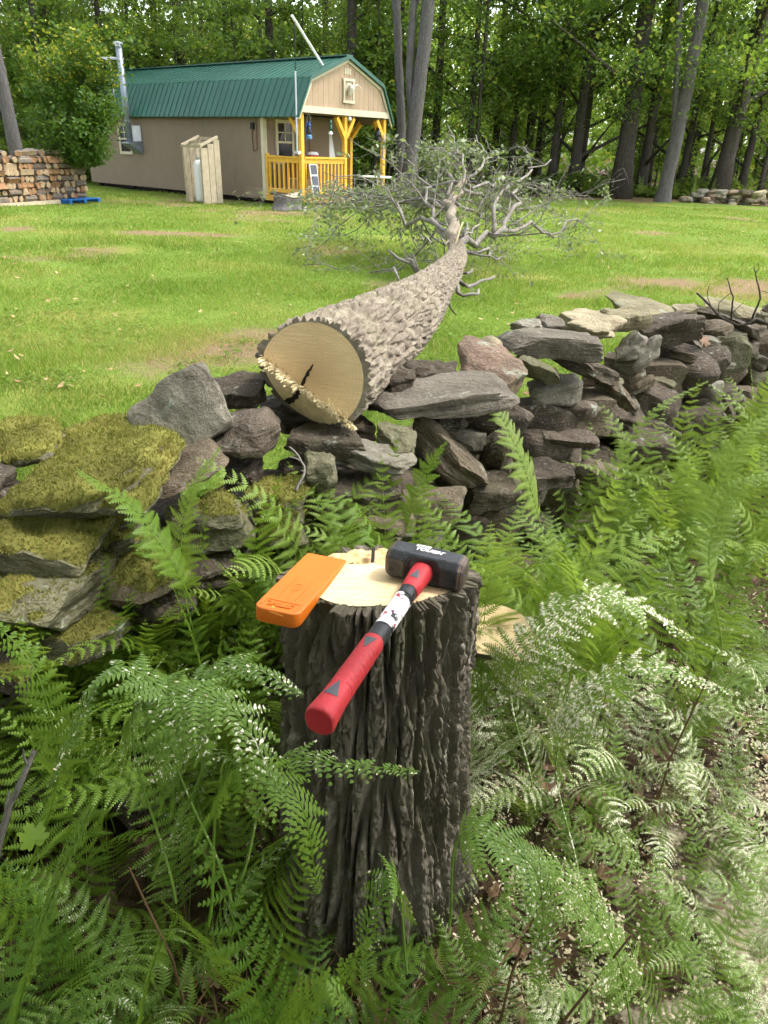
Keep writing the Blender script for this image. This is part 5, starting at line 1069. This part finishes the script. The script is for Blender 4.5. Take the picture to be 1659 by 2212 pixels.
# gambrel roof
OV = .12; GO = .10
def roofpts(): return [(-OV-.06, ZE-.10), (KN-.05, ZK+.03), (W_/2, ZR+.03), (W_-KN+.05, ZK+.03), (W_+OV+.06, ZE-.10)]
rp = roofpts()
for i in range(4):
    (x0, z0), (x1, z1) = rp[i], rp[i+1]; d = unit(np.array([x1-x0, 0, z1-z0])); nn = np.array([-d[2], 0, d[0]]);
    if i % 2 == 0 and i == 0: pass
    def slab(b, x0=x0, z0=z0, x1=x1, z1=z1, nn=nn):
        a0 = np.array([x0, -GO, z0]); a1 = np.array([x1, -GO, z1]); l_ = np.array([0, L_+2*GO, 0]); t_ = nn*.03
        b.hexa([a0, a1, a1+l_, a0+l_, a0+t_, a1+t_, a1+l_+t_, a0+l_+t_])
    e = cpart('roof_slope', slab, 'roof')
    if i < 2:
        nrib = 46
        for q in range(nrib):
            y = -GO+.04+(L_+2*GO-.08)*q/(nrib-1); a0 = np.array([x0, y, z0])+nn*.036-d*.012; a1 = np.array([x1, y, z1])+nn*.036+d*(.012 if i == 0 else -.03)
            b = MB(); b.beam(a0, a1, .035 if q % 1 == 0 else .02, .026, nn); O('roof_rib', b.mesh('roof_rib', M['roof']), e)
b = MB(); b.beam((W_/2, -GO-.02, ZR+.075), (W_/2, L_+GO+.02, ZR+.075), .26, .03); O('ridge_cap', b.mesh('ridge_cap', M['roof']), cabin)
for i in range(4):        # green rake trim and cream barge boards on the porch gable
    (x0, z0), (x1, z1) = rp[i], rp[i+1]
    cpart('rake_trim', lambda b: b.beam((x0, -GO-.012, z0+.02), (x1, -GO-.012, z1+.02), .03, .10, (0, 1, 0)) if False else b.hexa([(x0, -GO-.03, z0-.03), (x1, -GO-.03, z1-.03), (x1, -GO, z1-.03), (x0, -GO, z0-.03), (x0, -GO-.03, z0+.06), (x1, -GO-.03, z1+.06), (x1, -GO, z1+.06), (x0, -GO, z0+.06)]), 'roof')
    k = .075; cpart('barge_board', lambda b: b.hexa([(x0+(.10 if i == 0 else (-.10 if i == 3 else 0)), -.055, z0-.03-k*(1 if i in (1, 2) else 0)), (x1+(.08 if i == 0 else 0), -.055, z1-.04-k), (x1+(.08 if i == 0 else 0), -.02, z1-.04-k), (x0+(.10 if i == 0 else 0), -.02, z0-.03-k*(1 if i in (1, 2) else 0)), (x0, -.055, z0-.032), (x1, -.055, z1-.032), (x1, -.02, z1-.032), (x0, -.02, z0-.032)]), 'cream')
def roof_z(x): return float(np.interp(x, [p[0] for p in rp], [p[1] for p in rp]))
ZG = ZE+.17
npl = 17
for i in range(npl):
    xa_ = .03+(W_-.06)*i/npl; xb_ = .03+(W_-.06)*(i+1)/npl-.007; b = MB()
    za, zb2 = roof_z(xa_)-.05, roof_z(xb_)-.05; xm = W_/2
    b.hexa([(xa_, -.02, ZG), (xb_, -.02, ZG), (xb_, .02, ZG), (xa_, .02, ZG), (xa_, -.02, za), (xb_, -.02, zb2), (xb_, .02, zb2), (xa_, .02, za)]); O('gable_plank', b.mesh('gable_plank', M['tan_gable_lit']), cabin)
b = MB(); P_ = [(.03, ZG), (W_-.03, ZG)]+[(x, roof_z(x)-.06) for x in np.linspace(W_-.03, .03, 15)]; V = [(x, .025, z) for x, z in P_]; bm = bmesh.new(); bm.faces.new([bm.verts.new(v) for v in V]); me = bpy.data.meshes.new('gable_back'); bm.to_mesh(me); bm.free(); me.materials.append(M['tan']); O('gable_backing', me, cabin)
cpart('porch_beam', B((W_/2, -.035, ZE+.10), (W_+.02, .05, .15)), 'cream'); cpart('porch_ceiling', B((W_/2, PO/2+.02, ZE+.06), (W_-.06, PO-.02, .04)), 'tan')
for x in (0.06, W_-.06): cpart('side_beam', B((x, PO/2, ZE-.06), (.08, PO-.06, .16)), 'tan')
# little gable window with cream frame, louvre vent
gw = cpart('gable_window', B((W_/2+.04, -.035, ZE+.60), (.32, .02, .46)), 'tan_gable_lit')
for c, d in (((W_/2+.04, -.052, ZE+.86), (.46, .03, .06)), ((W_/2+.04, -.052, ZE+.35), (.46, .03, .07)), ((W_/2-.14, -.052, ZE+.605), (.06, .03, .45)), ((W_/2+.22, -.052, ZE+.605), (.06, .03, .45))): cpart('frame', B(c, d), 'cream', gw)
for s_ in (-1, 1): cpart('frame', lambda b: b.beam((W_/2+.04+s_*.05, -.05, ZE+.80), (W_/2+.04+s_*.14, -.05, ZE+.66), .03, .04, (0, 1, 0)), 'cream', gw)
for i in range(3): cpart('vent_slat', B((W_/2-.07+i*.09, -.027, ZR-.28), (.06, .012, .14)), 'cream')
# porch deck, posts, braces, railings
cpart('deck_frame', B((W_/2, -.01, ZB+.04), (W_+.02, .05, .14)), 'amber'); cpart('deck_frame', B((-.01, PO/2, ZB+.04), (.05, PO-.06, .14)), 'amber')
for i in range(11): cpart('deck_plank', B((W_/2, .06+i*.128, ZB+.095), (W_-.04, .118, .03)), 'deck')
def post(x, y): return cpart('porch_post', B((x, y, (ZB+.1+ZE)/2), (.105, .105, ZE-ZB-.1)), 'amber')
for x, y in ((.06, .06), (W_/2, .06), (W_-.06, .06), (W_-.06, PO-.08)): post(x, y)
def brace(p, q): cpart('brace', lambda b: b.beam(p, q, .10, .12, (0, 1, 0)), 'amber')
brace((W_/2-.02, .06, ZE-.52), (W_/2-.34, .06, ZE-.03)); brace((W_/2+.02, .06, ZE-.52), (W_/2+.34, .06, ZE-.03)); brace((W_-.08, .06, ZE-.5), (W_-.4, .06, ZE-.03))
def brace2(p, q): cpart('brace', lambda b: b.beam(p, q, .10, .12, (1, 0, 0)), 'amber')
brace2((.06, .08, ZE-.52), (.06, .46, ZE-.05)); brace2((W_-.06, .08, ZE-.5), (W_-.06, .42, ZE-.08)); brace2((W_-.06, PO-.1, ZE-.5), (W_-.06, PO-.5, ZE-.08)); brace((W_-.08, PO-.08, ZE-.5), (W_-.4, PO-.08, ZE-.05))
def railing(p, q, n):
    p = np.array(p, float); q = np.array(q, float)
    e = cpart('top_rail', lambda b: b.beam(p+(0, 0, ZB+1.07), q+(0, 0, ZB+1.07), .11, .045), 'amber'); cpart('rail', lambda b: b.beam(p+(0, 0, ZB+.99), q+(0, 0, ZB+.99), .045, .11), 'amber'); cpart('rail', lambda b: b.beam(p+(0, 0, ZB+.24), q+(0, 0, ZB+.24), .045, .10), 'amber')
    for i in range(n): c = p+(q-p)*(i+.5)/n; cpart('baluster', B((c[0], c[1], ZB+.61), (.045, .045, .64)), 'amber')
railing((.05, .12, 0), (.05, PO-.06, 0), 7); railing((.12, .05, 0), (W_/2-.06, .05, 0), 11)
cpart('rail_post', B((.05, PO-.055, ZB+.62), (.09, .06, 1.05)), 'amber')
# window on the porch wall and on the long side
def window(c, w_, h_, axis_, name='window'):
    c = np.array(c, float)
    def bb(dx, dz, sw, sh, dep, y=0.):
        return (c+np.array([dx, -y, dz]), (sw, dep, sh)) if axis_ == 'x' else (c+np.array([-y, dx, dz]), (dep, sw, sh))
    p = bb(0, 0, w_, h_, .03); e = cpart(name, B(*p), 'glass')
    for dx, dz, sw, sh in ((0, h_/2+.03, w_+.16, .08), (0, -h_/2-.03, w_+.16, .08), (-w_/2-.04, 0, .08, h_-.02), (w_/2+.04, 0, .08, h_-.02), (0, 0, w_, .05), (0, h_*.25, w_, .025), (0, h_*.25, .025, h_*.5)): q = bb(dx, dz, sw, sh, .05, .018+.002*(sw > w_)); cpart('frame', B(*q), 'cream', e)
window((.75, PO, ZB+1.42), .52, .95, 'x'); 
wp = local(at_y(283, 290, 24.6)); wy_ = wp[1]
def wall_hit(xp, yp):      # long side wall point under a picture position
    d = ray(xp, yp); n_ = CX; t_ = ((CA-CP) @ n_)/(d @ n_); return local(CP+d*t_)
q = wall_hit(272, 300); window((-.005, q[1], q[2]), .55, .75, 'y')
# door in the porch wall
dr = cpart('door', B((W_*.62, PO+.0, ZB+1.06), (.85, .04, 1.9)), 'tan'); cpart('door_handle', B((W_*.62-.33, PO-.04, ZB+1.0), (.03, .05, .03)), 'black', dr)
# stove pipe
q0 = wall_hit(300, 306); q1 = wall_hit(272, 105)
sp = local(at_y(300, 306, 1)); yb = q0[1]; zt = 3.98
b = MB(); b.tube([(-.33, yb, q0[2]-.05), (-.33, yb, zt)], .095, 16); pp = O('stove_pipe', b.mesh('stove_pipe', M['pipe'], True), cabin)
for z in (q0[2]+.55, q0[2]+1.2, q0[2]+1.75): b = MB(); b.tube([(-.33, yb, z), (-.33, yb, z+.03)], .100, 16); O('pipe_joint', b.mesh('pipe_joint', M['pipe']), pp)
b = MB(); b.tube([(-.33, yb, zt), (-.33, yb, zt+.05), (-.33, yb, zt+.06), (-.33, yb, zt+.10), (-.33, yb, zt+.13)], [.10, .10, .145, .145, .08], 16); O('pipe_cap', b.mesh('pipe_cap', M['alu']), pp)
cpart('pipe_bracket', lambda b: b.hexa([(-.50, yb-.22, q0[2]-.06), (.0, yb-.22, q0[2]-.36), (.0, yb+.22, q0[2]-.36), (-.50, yb+.22, q0[2]-.06), (-.50, yb-.22, q0[2]-.02), (.0, yb-.22, q0[2]+.02), (.0, yb+.22, q0[2]+.02), (-.50, yb+.22, q0[2]-.02)]), 'pipe'); cpart('pipe_board', B((-.02, yb+.02, q0[2]+.12), (.03, .46, .66)), 'alu')
# meter box and looped cable on the long wall
q = wall_hit(547, 272); cpart('outlet_box', B((-.03, q[1], q[2]), (.08, .11, .16)), 'black'); b = MB(); b.tube(smooth_path([(-.02, q[1]-.13, ZE-.05), (-.03, q[1]-.15, 1.6), (-.03, q[1]-.12, 1.36), (-.03, q[1]-.02, 1.33), (-.03, q[1]+.02, 1.5), (-.02, q[1]+.02, q[2])], 24), .012, 6); O('cable', b.mesh('cable', M['brownwood'], True), cabin)
# antenna mast at the near porch corner, white pole on the roof, television aerial at the rear
m_t = 3.95; cpart('antenna_mast', lambda b: b.tube([(-.20, -.05, ZE-.9), (-.20, -.05, ZE+.9)], .022, 8), 'alu'); cpart('antenna_mast', lambda b: b.tube([(-.20, -.05, ZE+.88), (-.20, -.05, 4.15)], .014, 8), 'black'); cpart('mast_foot', B((-.18, -.05, ZE-.90), (.12, .12, .07)), 'alu')
tp = local(at_y(630, 33, 20.9)); bp = local(at_y(697, 141, 20.9+.7)); b = MB(); b.tube([(bp[0], bp[1], bp[2]), (tp[0], tp[1], tp[2])], .035, 10); O('white_pole', b.mesh('white_pole', M['white']), cabin, label='slanting white pole on the roof')
ac = local(at_y(237, 128, 26.)); ae = O('roof_aerial', None, cabin); b = MB(); b.tube([ac+(0, 0, -1.2), ac+(0, 0, .1)], .015, 6); O('aerial_mast', b.mesh('aerial_mast', M['alu']), ae)
b = MB(); b.beam(ac+(0, -.4, .02), ac+(.1, .4, .0), .025, .025); O('aerial_boom', b.mesh('aerial_boom', M['alu']), ae)
for i in range(6): b = MB(); y = -.36+i*.145; b.beam(ac+(-.28, y, .03), ac+(.28, y, .03), .018, .018); O('aerial_rod', b.mesh('aerial_rod', M['alu']), ae)
# ---- things on and around the porch
def world(p): return CA+CX*p[0]+CY*p[1]+np.array([0, 0, p[2]])
def thing(name, label, cat, p, rz=CT, **kw): return O(name, None, label=label, cat=cat, loc=world(p), rot=(0, 0, rz), **kw)
def tp_(t, name, f, mat, smooth=False): b = MB(); f(b); return O(name, b.mesh(name, M[mat], smooth), t)
def lathe(prof, n=14): return lambda b: b.tube([(0, 0, z) for r_, z in prof], [r_ for r_, z in prof], n)
def lantern(x, y, label, mat, base, z):
    t = thing('lantern', label, 'lantern', (x, y, z)); tp_(t, 'tank', lathe([(.07, 0), (.085, .01), (.085, .07), (.05, .10)]), base); tp_(t, 'globe', lathe([(.05, .10), (.068, .17), (.06, .26), (.04, .29)]), 'glass'); tp_(t, 'hood', lathe([(.06, .29), (.065, .31), (.04, .37), (.045, .40), (.02, .42)]), mat)
    for s_ in (-1, 1): tp_(t, 'side_tube', lambda b: b.tube(smooth_path([(s_*.07, 0, .05), (s_*.095, 0, .18), (s_*.09, 0, .32), (s_*.03, 0, .40)], 10), .012, 6), mat)
    tp_(t, 'bail', lambda b: b.tube(smooth_path([(-.06, 0, .38), (-.05, 0, .52), (0, 0, .58), (.05, 0, .52), (.06, 0, .38)], 12), .004, 5), 'alu')
lantern(.38, .10, 'blue railway lantern hanging at the near end of the porch', 'blue', 'ltblue', ZE-.58); lantern(W_-.28, .06, 'black lantern hanging at the far end of the porch', 'black', 'black', ZE-.56)
t = thing('wind_chime', 'small green wind chime hanging from the porch beam', 'wind chime', (1.12, .02, ZE-.42)); tp_(t, 'string', lathe([(.005, .1), (.005, .42)], 5), 'black'); tp_(t, 'beads', lathe([(.02, .05), (.05, .12), (.03, .2), (.05, .26), (.02, .32)]), 'roof'); tp_(t, 'bell', lathe([(.07, -.02), (.04, .03), (.02, .05)]), 'white')
t = thing('thermometer', 'long grey thermometer tube on the far porch post', 'thermometer', (W_-.12, -.01, ZE-1.0)); tp_(t, 'tube', lathe([(.028, .0), (.028, .62)], 8), 'alu'); tp_(t, 'bulb', lathe([(.03, -.04), (.045, -.02), (.03, 0)], 8), 'white')
t = thing('cow_skull', 'white horned cow skull hung on the gable window', 'skull', (W_/2+.08, -.10, ZE+.62)); tp_(t, 'skull', lambda b: b.tube(smooth_path([(-.1, -.02, -.14), (-.07, -.05, -.02), (-.02, -.05, .10)], 10), np.array([.03, .04, .05, .055, .06, .075, .085, .085, .07, .03]), 10), 'bone', True)
for s_ in (-1, 1): tp_(t, 'horn', lambda b: b.tube(smooth_path([(-.02+s_*.05, -.05, .08), (s_*.17, -.08, .13), (s_*.28, -.10, .06), (s_*.32, -.1, -.04)], 12), np.linspace(.026, .006, 12), 8), 'bone', True)
t = thing('porch_light', 'small silver light under the porch beam above the middle post', 'light', (W_/2+.12, .0, ZE-.10)); tp_(t, 'lamp_head', lathe([(.06, 0), (.075, .04), (.05, .09), (.02, .12)]), 'alu'); tp_(t, 'mount', B((0, 0, .13), (.08, .08, .02)), 'white')
t = thing('wooden_chest', 'brown wooden chest standing on the porch behind the railing', 'chest', (.45, .48, ZB+.11)); tp_(t, 'box', B((.22, .28, .62), (.62, .5, .40)), 'brownwood'); tp_(t, 'lid', B((.22, .28, .84), (.66, .54, .035)), 'brownwood'); 
for x in (-.05, .49):
    for y in (.08, .48): tp_(t, 'leg', B((x, y, .21), (.05, .05, .42)), 'brownwood')
t = thing('drink_cooler', 'red drink cooler with white lid on the porch', 'cooler', (1.12, .7, ZB+.11)); tp_(t, 'table', lathe([(.2, 0), (.05, .03), (.05, .60), (.22, .63), (.22, .66)]), 'brownwood'); tp_(t, 'body', lathe([(.13, .66), (.15, .70), (.15, 1.02)]), 'redcool'); tp_(t, 'lid', lathe([(.155, 1.02), (.155, 1.06), (.11, 1.10)]), 'white'); tp_(t, 'tap', B((0, -.16, .72), (.04, .05, .05)), 'white')
t = thing('towel', 'white cloth hanging beside the middle porch post', 'towel', (W_/2+.25, .75, ZB+.95)); V = []; 
for i in range(9):
    for k in range(7): V.append((-.14+.28*k/6*(1-.75*i/8), .03*math.sin(k*2.1), .78*i/8))
O('cloth', mk('cloth', V, np.array([(i*7+k, i*7+k+1, i*7+k+8, i*7+k+7) for i in range(8) for k in range(6)]), M['white'], True), t)
t = thing('folding_chair', 'grey metal folding chair behind the porch railing', 'chair', (.55, .62, ZB+.11)); tp_(t, 'seat', B((0, .1, .43), (.42, .4, .03)), 'alu'); 
for i in range(5): tp_(t, 'back_slat', B((0, -.1, .48+i*.07), (.40, .02, .03)), 'alu')
for x in (-.19, .19):
    for y in (-.08, .28): tp_(t, 'leg', B((x, y, .21), (.025, .025, .43)), 'alu')
t = thing('solar_panel', 'white framed solar panel of three cells leaning on the porch railing', 'solar panel', (.36, -.06, ZB+.12)); sh = np.array([[1, 0, 0], [0, .98, .17], [0, -.17, .98]])
fr = tp_(t, 'frame', lambda b: b.box((0, -.05, .40), (.27, .03, .82), sh), 'white')
for i in range(3): tp_(t, 'solar_cell', lambda b: b.box((0, -.067+.5*0+.045*(i-1), .14+i*.265), (.21, .03, .225), sh), 'panel')
t = thing('patio_table', 'white plastic patio table standing behind the far porch post', 'table', (W_*.80, -.30, 0)); tp_(t, 'table_top', lathe([(.44, .74), (.48, .75), (.48, .775), (.44, .78)], 24), 'white')
for s_ in (-1, 1):
    for c_ in (-1, 1): tp_(t, 'leg', lambda b: b.tube(smooth_path([(s_*.13, c_*.10, .75), (s_*.10, c_*.08, .45), (s_*.22, c_*.2, .0)], 8), .028, 6), 'white')
t = thing('garden_chair', 'white garden chair parts stored behind the front railing', 'chair', (1.0, .30, ZB+.11))
for i in range(3): tp_(t, 'slat', B((-.12+i*.12, 0, .72), (.07, .02, .03)), 'white'); 
for i in range(3): tp_(t, 'slat', B((-.12+i*.12, 0, .64), (.07, .02, .03)), 'white')
for x in (-.16, .16): tp_(t, 'leg', B((x, .03, .37), (.03, .03, .74)), 'white')
# propane tank and its open wooden shelter in front of the long wall
q = wall_hit(442, 430); ty_ = q[1]
g0 = local(at_z(440, 436, .04)); t = thing('propane_shelter', 'open slanted wooden shelter made of pale boards around a gas tank', 'shelter', (g0[0], g0[1], .02))
for y_, hf, hb in ((.40, 1.35, 1.55), (-.40, 1.35, 1.55)):
    for i in range(3): x_ = -.20+i*.2; hh = hf+(hb-hf)*i/2; tp_(t, 'board', B((x_+.05, y_, hh/2), (.185, .03, hh)), 'board')
for y_ in (.40, -.40): tp_(t, 'frame_post', B((-.24, y_*.94, .66), (.06, .07, 1.32)), 'board'); tp_(t, 'top_bar', lambda b: b.beam((-.28, y_, 1.40), (.30, y_, 1.62), .06, .06), 'board')
tp_(t, 'cross_bar', B((-.27, 0, 1.38), (.05, .84, .07)), 'board'); tp_(t, 'cross_bar', B((.27, 0, 1.58), (.05, .84, .07)), 'board'); tp_(t, 'cross_bar', B((.27, 0, .6), (.05, .72, .10)), 'board'); tp_(t, 'cross_bar', B((.0, 0, 1.49), (.08, .80, .04)), 'board')
t = thing('propane_tank', 'tall white propane tank standing in its wooden shelter', 'gas tank', (g0[0]-.05, g0[1], .03)); tp_(t, 'tank', lathe([(.10, 0), (.15, .03), (.165, .10), (.165, .92), (.14, 1.0), (.07, 1.05)], 18), 'white', True); tp_(t, 'valve', lathe([(.06, 1.05), (.06, 1.13), (.02, 1.15)], 10), 'alu')
# small old stump by the porch
sp_ = at_z(621, 452, .05); t = O('old_stump', None, label='small weathered stump in front of the porch corner', cat='stump', loc=sp_); n = 28; V = []; 
for i in range(8):
    for k in range(n): a = 2*math.pi*k/n; z = .34*i/7; rr = .30+.10*max(0, (1-i/4))**2*(1+.5*math.sin(3*a+1))+.02*math.sin(7*a)+.03*math.sin(2*a+i*.1); V.append((rr*math.cos(a)*1.1, rr*math.sin(a), z+(.05*math.sin(a*2) if i == 7 else 0)))
V.append((0, 0, .32)); O('bark', mk('old_stump', V[:-1], np.array([(i*n+k, i*n+(k+1) % n, (i+1)*n+(k+1) % n, (i+1)*n+k) for i in range(7) for k in range(n)]), M['bark_grey'], True), t); O('top', mk('old_stump_top', V[-n-1:], np.array([(k, (k+1) % n, n) for k in range(n)]), M['board']), t)
# ------------------------------------------------------------------ woodpile
w0 = at_z(-60, 447, .05); w1 = at_z(203, 428, .05); w0[2] = w1[2] = 0; wdir = unit(w1-w0); wlen = np.linalg.norm(w1-w0); wn_ = np.array([wdir[1], -wdir[0], 0])
FW_M = []
for v in range(6):
    r_ = random.Random(v); n = 3 if v < 3 else 5; pr = []
    ang = [0, .5, 1.0] if v < 2 else ([0, .7, 1.2] if v == 2 else [0, .8, 1.6, 2.6, 3.14]); a0 = r_.uniform(0, 6); q = [(0, 0)] if v < 3 else []
    q = [(-.085, -.05), (.085, -.055), (.05, .055), (-.03, .07)] if v < 3 else [(math.cos(k*1.0472)*.075*r_.uniform(.85, 1.1), math.sin(k*1.0472)*.07*r_.uniform(.85, 1.1)) for k in range(6)]
    q = [(x*r_.uniform(.85, 1.15), y*r_.uniform(.85, 1.15)) for x, y in q]; m_ = len(q); bm = bmesh.new()
    f0 = [bm.verts.new((x, -.21, y)) for x, y in q]; f1 = [bm.verts.new((x*r_.uniform(.9, 1.1), .21, y)) for x, y in q]; fa = bm.faces.new(f0[::1]); fb_ = bm.faces.new(f1[::-1])
    for k in range(m_):
        f = bm.faces.new((f0[k], f1[k], f1[(k+1) % m_], f0[(k+1) % m_])); f.material_index = 1 if (v >= 3 or k in (0,)) else 0
    bmesh.ops.recalc_face_normals(bm, faces=bm.faces); bmesh.ops.bevel(bm, geom=list(bm.edges), offset=.006, segments=1, affect='EDGES'); me = bpy.data.meshes.new('firewood'); bm.to_mesh(me); bm.free(); me.materials.append(M['split_lt' if v % 2 else 'split']); me.materials.append(M['firebark']); FW_M.append(me)
rw = random.Random(17); nlay = 7; cols = int(wlen/.46)
yaw0 = math.atan2(wdir[1], wdir[0])
for c in range(cols):
    top_ = nlay if c < cols-1 else nlay-2
    for l in range(top_):
        cross = (l+c) % 2
        for k in range(3 if cross == 0 else 2):
            z = (.17+l*.14)+rw.uniform(-.01, .01)
            if cross == 0: off_ = wdir*((c+.5)*.46+(k-1)*.148) + wn_*rw.uniform(-.03, .05); yw = yaw0+rw.uniform(-.1, .1)
            else: off_ = wdir*((c+.5)*.46)+wn_*(.13-.26*k+rw.uniform(-.02, .03)); yw = yaw0+math.pi/2+rw.uniform(-.08, .08)
            p = w0+off_; O('firewood_log', FW_M[rw.choice([0, 1, 2, 3, 3, 4, 5, 5])], label='split firewood log stacked in the woodpile by the bush', cat='firewood', group='split logs of the woodpile', loc=(p[0], p[1], z), rot=(0, rw.choice([0, math.pi])+rw.uniform(-.45, .45), yw), scale=(rw.uniform(.85, 1.3), rw.uniform(.8, 1.12), rw.uniform(.85, 1.3)))
for c in range(int(cols*1.4)):
    p = w0+wdir*(c+.5)*.33+wn_*rw.uniform(-.12, .12); O('firewood_log', FW_M[rw.randrange(6)], label='split firewood log lying loose on top of the woodpile', cat='firewood', group='loose logs on the woodpile', loc=(p[0], p[1], .17+nlay*.14+rw.uniform(-.02, .03)), rot=(rw.uniform(-.2, .2), rw.uniform(0, 6), yaw0+rw.uniform(0, 3)))
t = O('pallet', None, label='blue pallet under the right end of the woodpile', cat='pallet', loc=w0+wdir*(wlen-.98)+wn_*.10, rot=(0, 0, yaw0))
for i in range(5): tp_(t, 'deck_board', B((0, -.38+i*.19, .09), (1.2, .10, .02)), 'palblue')
for i in range(3): tp_(t, 'runner', B((-.54+i*.54, 0, .04), (.09, .86, .075)), 'palblue')
b = MB(); b.box((0, 0, .05), (wlen-1.25, .18, .09)); O('ground_beam', b.mesh('ground_beam', M['board']), label='weathered timber beam on the ground under the left end of the woodpile', cat='beam', loc=w0+wdir*(wlen-1.25)/2+wn_*.16, rot=(0, 0, yaw0))
# ------------------------------------------------------------------ far stone wall at the right
fwall = O('far_stone_wall', None, label='low stone wall far off at the right edge of the lawn', cat='stone wall', kind='thing')
rq = random.Random(5); FR = []
for v in range(5): V, F = rock((.42, .3, .15), 700+v, ['slab', 'block', 'slab', 'slab', 'boulder'][v], 3); FR.append(mk('far_stone', V, F, M['stone'], True))
for i in range(110):
    xp = 1478+rq.random()*215; Y = 28.6+rq.uniform(-.2, .35); row = rq.randrange(4); hmax = .14*min(4, 1+(xp-1470)/30)
    z = .05+row*.13
    if z > hmax+.08: continue
    O('stone', FR[rq.randrange(5)], fwall, loc=(base_at(xp, Y), Y+row*.04, z), rot=(rq.uniform(-.2, .2), rq.uniform(-.25, .25), rq.uniform(0, 3.1)), scale=rq.uniform(.75, 1.2), color=tuple(c*1.25 for c in COLS[rq.choice(['red', 'tan', 'lgrey', 'brown'])]))

# ------------------------------------------------------------------ the woods the photographer stands in - unseen trees added to block sky light
rz = random.Random(44)
for i, (x, y) in enumerate(((-2.2, -2.6), (1.4, -3.2), (-5.2, -1.2), (-6.5, 1.0), (4.2, -5.0), (-1.0, -6.2), (-8.5, -3.5), (3.0, -8.0), (-4.4, -7.0), (7.5, -6.0), (0.6, -10.5), (-10.5, 1.5))):
    put_tree('t%d' % (i % 6), x, y, rz.uniform(.85, 1.05), rz.uniform(0, 6.28), 'tall leafy tree of the wood behind the photographer', 'trees behind the photographer')
